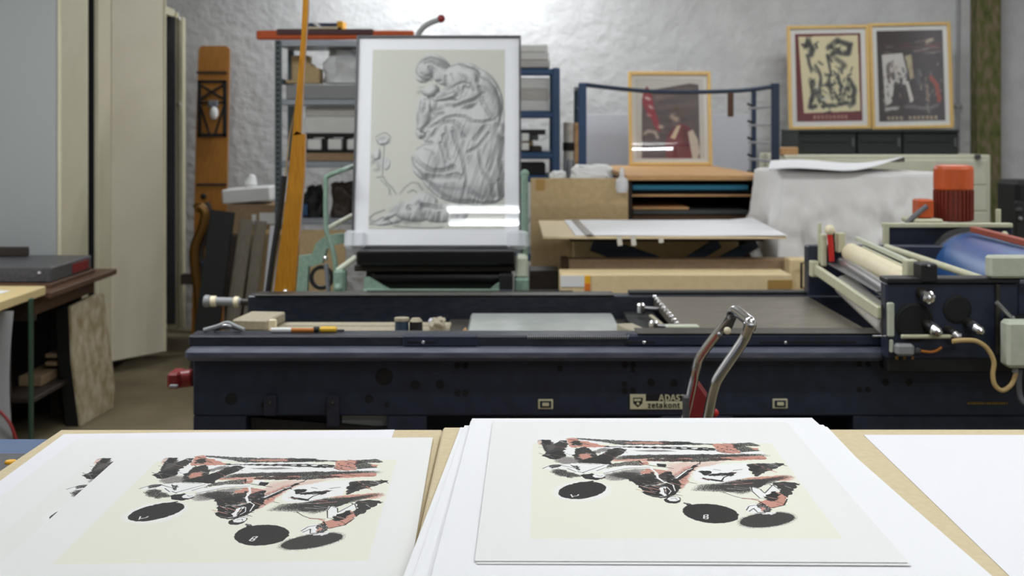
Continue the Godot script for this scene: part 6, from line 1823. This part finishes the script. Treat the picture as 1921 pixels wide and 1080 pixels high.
# ---------- back right: covered chest, crates, posters ----------
func back_right() -> void:
	var ch := thing("draped_chest", "dark chest under the white cloth behind the rollers", "chest", Vector3(1.55, 0, -6.1))
	slab("chest_body", ch, M.dark_wood, 1.22, 1.90, 0.0, 1.14, 5.74, 6.4, 0.006)
	# the cloth: over the top, down the front and the left side
	var f := FastNoiseLite.new()
	f.seed = 40
	f.frequency = 2.2
	f.fractal_octaves = 3
	var rows := []
	var n := 30
	for i in n + 1:
		var v := float(i) / n
		var line := []
		for j in 49:
			var u := j / 48.0
			# run along the outline: left side front to back is u < 0.2, then the front
			var drop := clampf((v - 0.25) / 0.75, 0.0, 1.0)
			var inn := clampf(1.0 - v / 0.25, 0.0, 1.0)
			var edge: Vector3
			if u < 0.2:
				edge = Vector3(1.205, 0, lerpf(-6.35, -5.72, u / 0.2))
			else:
				edge = Vector3(lerpf(1.205, 1.92, (u - 0.2) / 0.8), 0, -5.72)
			var target := Vector3(1.55, 0, -6.1)
			var flare := Vector3(-0.055 if u < 0.25 else 0.02, 0, 0.05) * drop
			var fold := 0.030 * sin(u * 34.0 + 1.6 * sin(v * 3.0)) * drop * (0.35 + 0.65 * absf(sin(u * 7.0))) + 0.05 * f.get_noise_2d(u * 3.0, v * 1.2) * drop
			var sag := 0.035 * f.get_noise_2d(u * 4.0 + 9.0, v * 3.0) * drop
			var q := edge.lerp(target, inn * 0.8) + flare + Vector3(-fold if u < 0.2 else 0.0, 0, 0.0 if u < 0.2 else fold)
			q.y = 1.152 + 0.010 * inn - drop * (0.40 + 0.04 * sin(u * 5.0)) - sag * 0.3
			line.append(q)
		rows.append(line)
	var s := Shape.new()
	s.sheet(rows, 0.002)
	tag(obj("white_cloth", s, M.cotton), "white cotton cloth hanging over the chest", "cloth")
	var top := func(u: float, v: float) -> float: return 0.012 * sin(v * 3.0) + 0.05 * pow(maxf(0.0, u - 0.55) / 0.45, 2.0) * (1.0 - v) + 0.006 * sin(u * 8.0)
	tag(leaf("white_sheet", self, M.paper, [Vector3(1.135, 1.168, -5.66), Vector3(1.74, 1.166, -5.69), Vector3(1.95, 1.175, -6.35), Vector3(1.30, 1.185, -6.40)], 0.003, top, 14), "stiff white sheet lying on the draped chest, right corner lifted", "paper")
	# pale chest with crates on it
	var c := thing("pale_chest", "pale cream chest of flat drawers behind the red motor", "chest", Vector3(2.2, 0, -7.8))
	slab("chest_body", c, M.chest_cream, 1.615, 2.8437, 0.0, 1.19, 7.6, 8.35, 0.006)
	for i in 6:
		slab("drawer_front", c, M.chest_cream, 1.634, 2.8183, 0.24 + i * 0.155, 0.385 + i * 0.155, 7.592, 7.602, 0.003)
	slab("card_holder", c, M.slate_grey, 2.7441, 2.7757, 1.1671, 1.1923, 7.57, 7.595, 0.002)
	for e in [[0, 1497, 1606], [1, 1608, 1692], [2, 1694, 1798]]:
		var x0: float = (e[1] - 960) * 7.75 / 2400.0
		var x1: float = (e[2] - 960) * 7.75 / 2400.0
		var k := thing("dark_crate", ["left dark green crate on the pale chest", "middle dark green crate on the pale chest", "right dark green crate on the pale chest"][e[0]], "crate", Vector3((x0 + x1) / 2.0, 1.191, -7.9), "dark green crates under the twin posters")
		slab("crate_body", k, M.crate_green, x0, x1, 1.191, 1.322, 7.75, 8.25, 0.006)
		slab("crate_lid", k, M.crate_green, x0, x1, 1.322, 1.340, 7.74, 8.26, 0.004)
		slab("latch", k, M.slate_grey, x1 - 0.03, x1 - 0.012, 1.235, 1.29, 7.742, 7.752, 0.002)
		slab("crate_rib", k, M.crate_green, x0 + 0.02, x1 - 0.05, 1.265, 1.285, 7.744, 7.752, 0.002)
	framed("framed couple poster with a dark red border on the right", Vector3(2.0631, 1.342, -8.30), 0.530, 0.675, 2.0, 0.9, M.couple_print, 0.052, "twin framed posters")
	framed("framed crowded dark brown poster beside the red-bordered one", Vector3(2.5989, 1.345, -8.30), 0.530, 0.690, 2.0, 1.2, M.crowd_print, 0.050, "twin framed posters")
	tag(slab("pine_block", self, M.pine, 1.5981, 1.7055, 1.1905, 1.235, 7.62, 7.7, 0.004), "small pine block on the left end of the pale chest", "block")
	# dark machine at the right edge
	var d := thing("dark_machine", "black machine housing at the right edge behind the press", "machine", Vector3(2.8, 0, -6.15))
	slab("housing", d, M.ink_black, 2.3835, 3.3, 0.0, 1.1009, 6.05, 6.3, 0.02)
	slab("panel", d, M.portfolio_black, 2.3704, 3.3, 0.55, 1.005, 6.02, 6.05, 0.006)
	slab("handle", d, M.slate_grey, 2.37, 2.395, 0.96, 0.975, 6.0, 6.02, 0.002)
	ball("oil_cup", d, M.grey_plastic, Vector3(2.389, 0.9243, -6.01), 0.01)


# ---------- small things lying in the press ----------
func small_tools() -> void:
	var y := 0.7745
	var b := thing("tool_box", "tan paper box lying at the left end of the press bed", "box", Vector3(-0.724, 0.7919, -3.62))
	turned_box("box_body", b, M.dirty_cream, Vector3(-0.7347, 0.790, -3.72), Vector3(0.105, 0.030, 0.17), Basis(Vector3.UP, -0.12), 0.004)
	turned_box("box_lid", b, M.roller_cream, Vector3(-0.6771, 0.792, -3.622), Vector3(0.022, 0.034, 0.012), Basis(Vector3.UP, -0.12), 0.003)
	var p := thing("marker_pen", "orange and white pen on the press's front rail", "pen", Vector3(-0.58, 0.803, -3.42))
	rod("pen_body", p, M.cable_orange, Vector3(-0.5899, 0.8095, -3.42), Vector3(-0.5301, 0.8095, -3.42), 0.006, 12)
	rod("pen_cap", p, M.label_white, Vector3(-0.6441, 0.8098, -3.42), Vector3(-0.5899, 0.8098, -3.42), 0.0066, 12)
	var k := thing("utility_knife", "yellow utility knife on the press's front rail", "knife", Vector3(-0.5, 0.803, -3.44))
	slab("handle", k, M.yellow_plastic, -0.516, -0.4701, 0.8035, 0.817, 3.42, 3.445, 0.005)
	slab("grip", k, M.ink_black, -0.5361, -0.516, 0.8035, 0.816, 3.42, 3.445, 0.004)
	slab("blade", k, M.slate_grey, -0.4701, -0.4501, 0.8045, 0.810, 3.43, 3.436, 0.001)
	var q := thing("pliers", "grey pliers at the left end of the front rail", "pliers", Vector3(-0.78, 0.803, -3.42))
	pipe("jaw_half", q, M.grey_plastic, [Vector3(-0.825, 0.809, -3.42), Vector3(-0.79, 0.818, -3.43), Vector3(-0.765, 0.826, -3.44), Vector3(-0.74, 0.818, -3.43), Vector3(-0.715, 0.81, -3.42)], 0.006)
	pipe("jaw_half", q, M.steel, [Vector3(-0.80, 0.809, -3.44), Vector3(-0.765, 0.819, -3.432), Vector3(-0.73, 0.809, -3.445)], 0.006)
	var c := thing("ink_tin", "dark ink tin with a teal side in the press tray", "tin", Vector3(-0.30, 0.7745, -3.60))
	turned("tin_body", c, M.rack_navy, Vector3(-0.310, y, -3.60), Vector3.UP, [Vector2(0, 0), Vector2(0.020, 0), Vector2(0.019, 0.034), Vector2(0, 0.034)], 20)
	turned("tin_lid", c, M.dirty_cream, Vector3(-0.310, y + 0.034, -3.60), Vector3.UP, [Vector2(0.021, 0), Vector2(0.021, 0.008), Vector2(0.0, 0.008)], 20)
	var e := thing("ink_tin", "black ink tin standing right of the teal tin", "tin", Vector3(-0.285, 0.7745, -3.60))
	turned("tin_body", e, M.ink_black, Vector3(-0.270, y, -3.60), Vector3.UP, [Vector2(0, 0), Vector2(0.019, 0), Vector2(0.018, 0.032), Vector2(0, 0.032)], 20)
	turned("tin_lid", e, M.dirty_cream, Vector3(-0.270, y + 0.032, -3.60), Vector3.UP, [Vector2(0.019, 0), Vector2(0.012, 0.009), Vector2(0.0, 0.010)], 20)
	tag(turned("tin_lid", self, M.panel_grey, Vector3(-0.225, 0.7745, -3.77), Vector3.UP, [Vector2(0, 0), Vector2(0.02, 0.0), Vector2(0.022, 0.008), Vector2(0.018, 0.014), Vector2(0, 0.016)], 20), "round pale lid in the press tray", "lid")
	var br := thing("hand_brush", "brown wedge-shaped brush in the press tray", "brush", Vector3(-0.14, 0.735, -3.65))
	cut("handle", br, M.pine, [Vector3(-0.172, 0.737, -3.60), Vector3(-0.118, 0.737, -3.60), Vector3(-0.120, 0.765, -3.60), Vector3(-0.132, 0.785, -3.60), Vector3(-0.150, 0.765, -3.60)], Vector3(0, 0, -0.03))
	crumple("rag_bundle", -0.235, -0.190, 0.7745, 0.805, 3.62, 3.70, M.dirty_cream, "small dirty rag beside the brush in the press tray", 31)
	var g := thing("glass_plate", "pale frosted plate lying in the middle of the press bed", "plate", Vector3(0.1, 0.735, -3.78))
	slab("plate", g, M.glass_slab, -0.13, 0.318, 0.738, 0.766, 3.50, 4.04, 0.006)
	slab("plate_foot", g, M.dirty_cream, -0.11, 0.30, 0.735, 0.738, 3.55, 4.0, 0.001)
	tag(turned_box("scraper", self, M.dirty_cream, Vector3(0.352, 0.772, -3.62), Vector3(0.05, 0.022, 0.20), Basis(Vector3.UP, 0.25), 0.003), "tan scraper block right of the frosted plate", "scraper")
	var r := thing("rubber_roller", "grey hand roller with cream bands at the press's far left corner", "roller", Vector3(-0.9415, 0.7638, -4.2))
	rod("sleeve", r, M.grey_plastic, Vector3(-0.9835, 0.7813, -4.2), Vector3(-0.889, 0.7795, -4.2), 0.014, 20)
	rod("band", r, M.roller_cream, Vector3(-0.9905, 0.7813, -4.2), Vector3(-0.9695, 0.7813, -4.2), 0.018, 20)
	rod("band", r, M.roller_cream, Vector3(-0.9135, 0.7795, -4.2), Vector3(-0.896, 0.7795, -4.2), 0.018, 20)
	rod("grip", r, M.grey_plastic, Vector3(-1.0115, 0.783, -4.2), Vector3(-0.9905, 0.7813, -4.2), 0.020, 20)
	rod("axle", r, M.oily_steel, Vector3(-0.896, 0.7795, -4.2), Vector3(-0.854, 0.7778, -4.2), 0.012, 14)
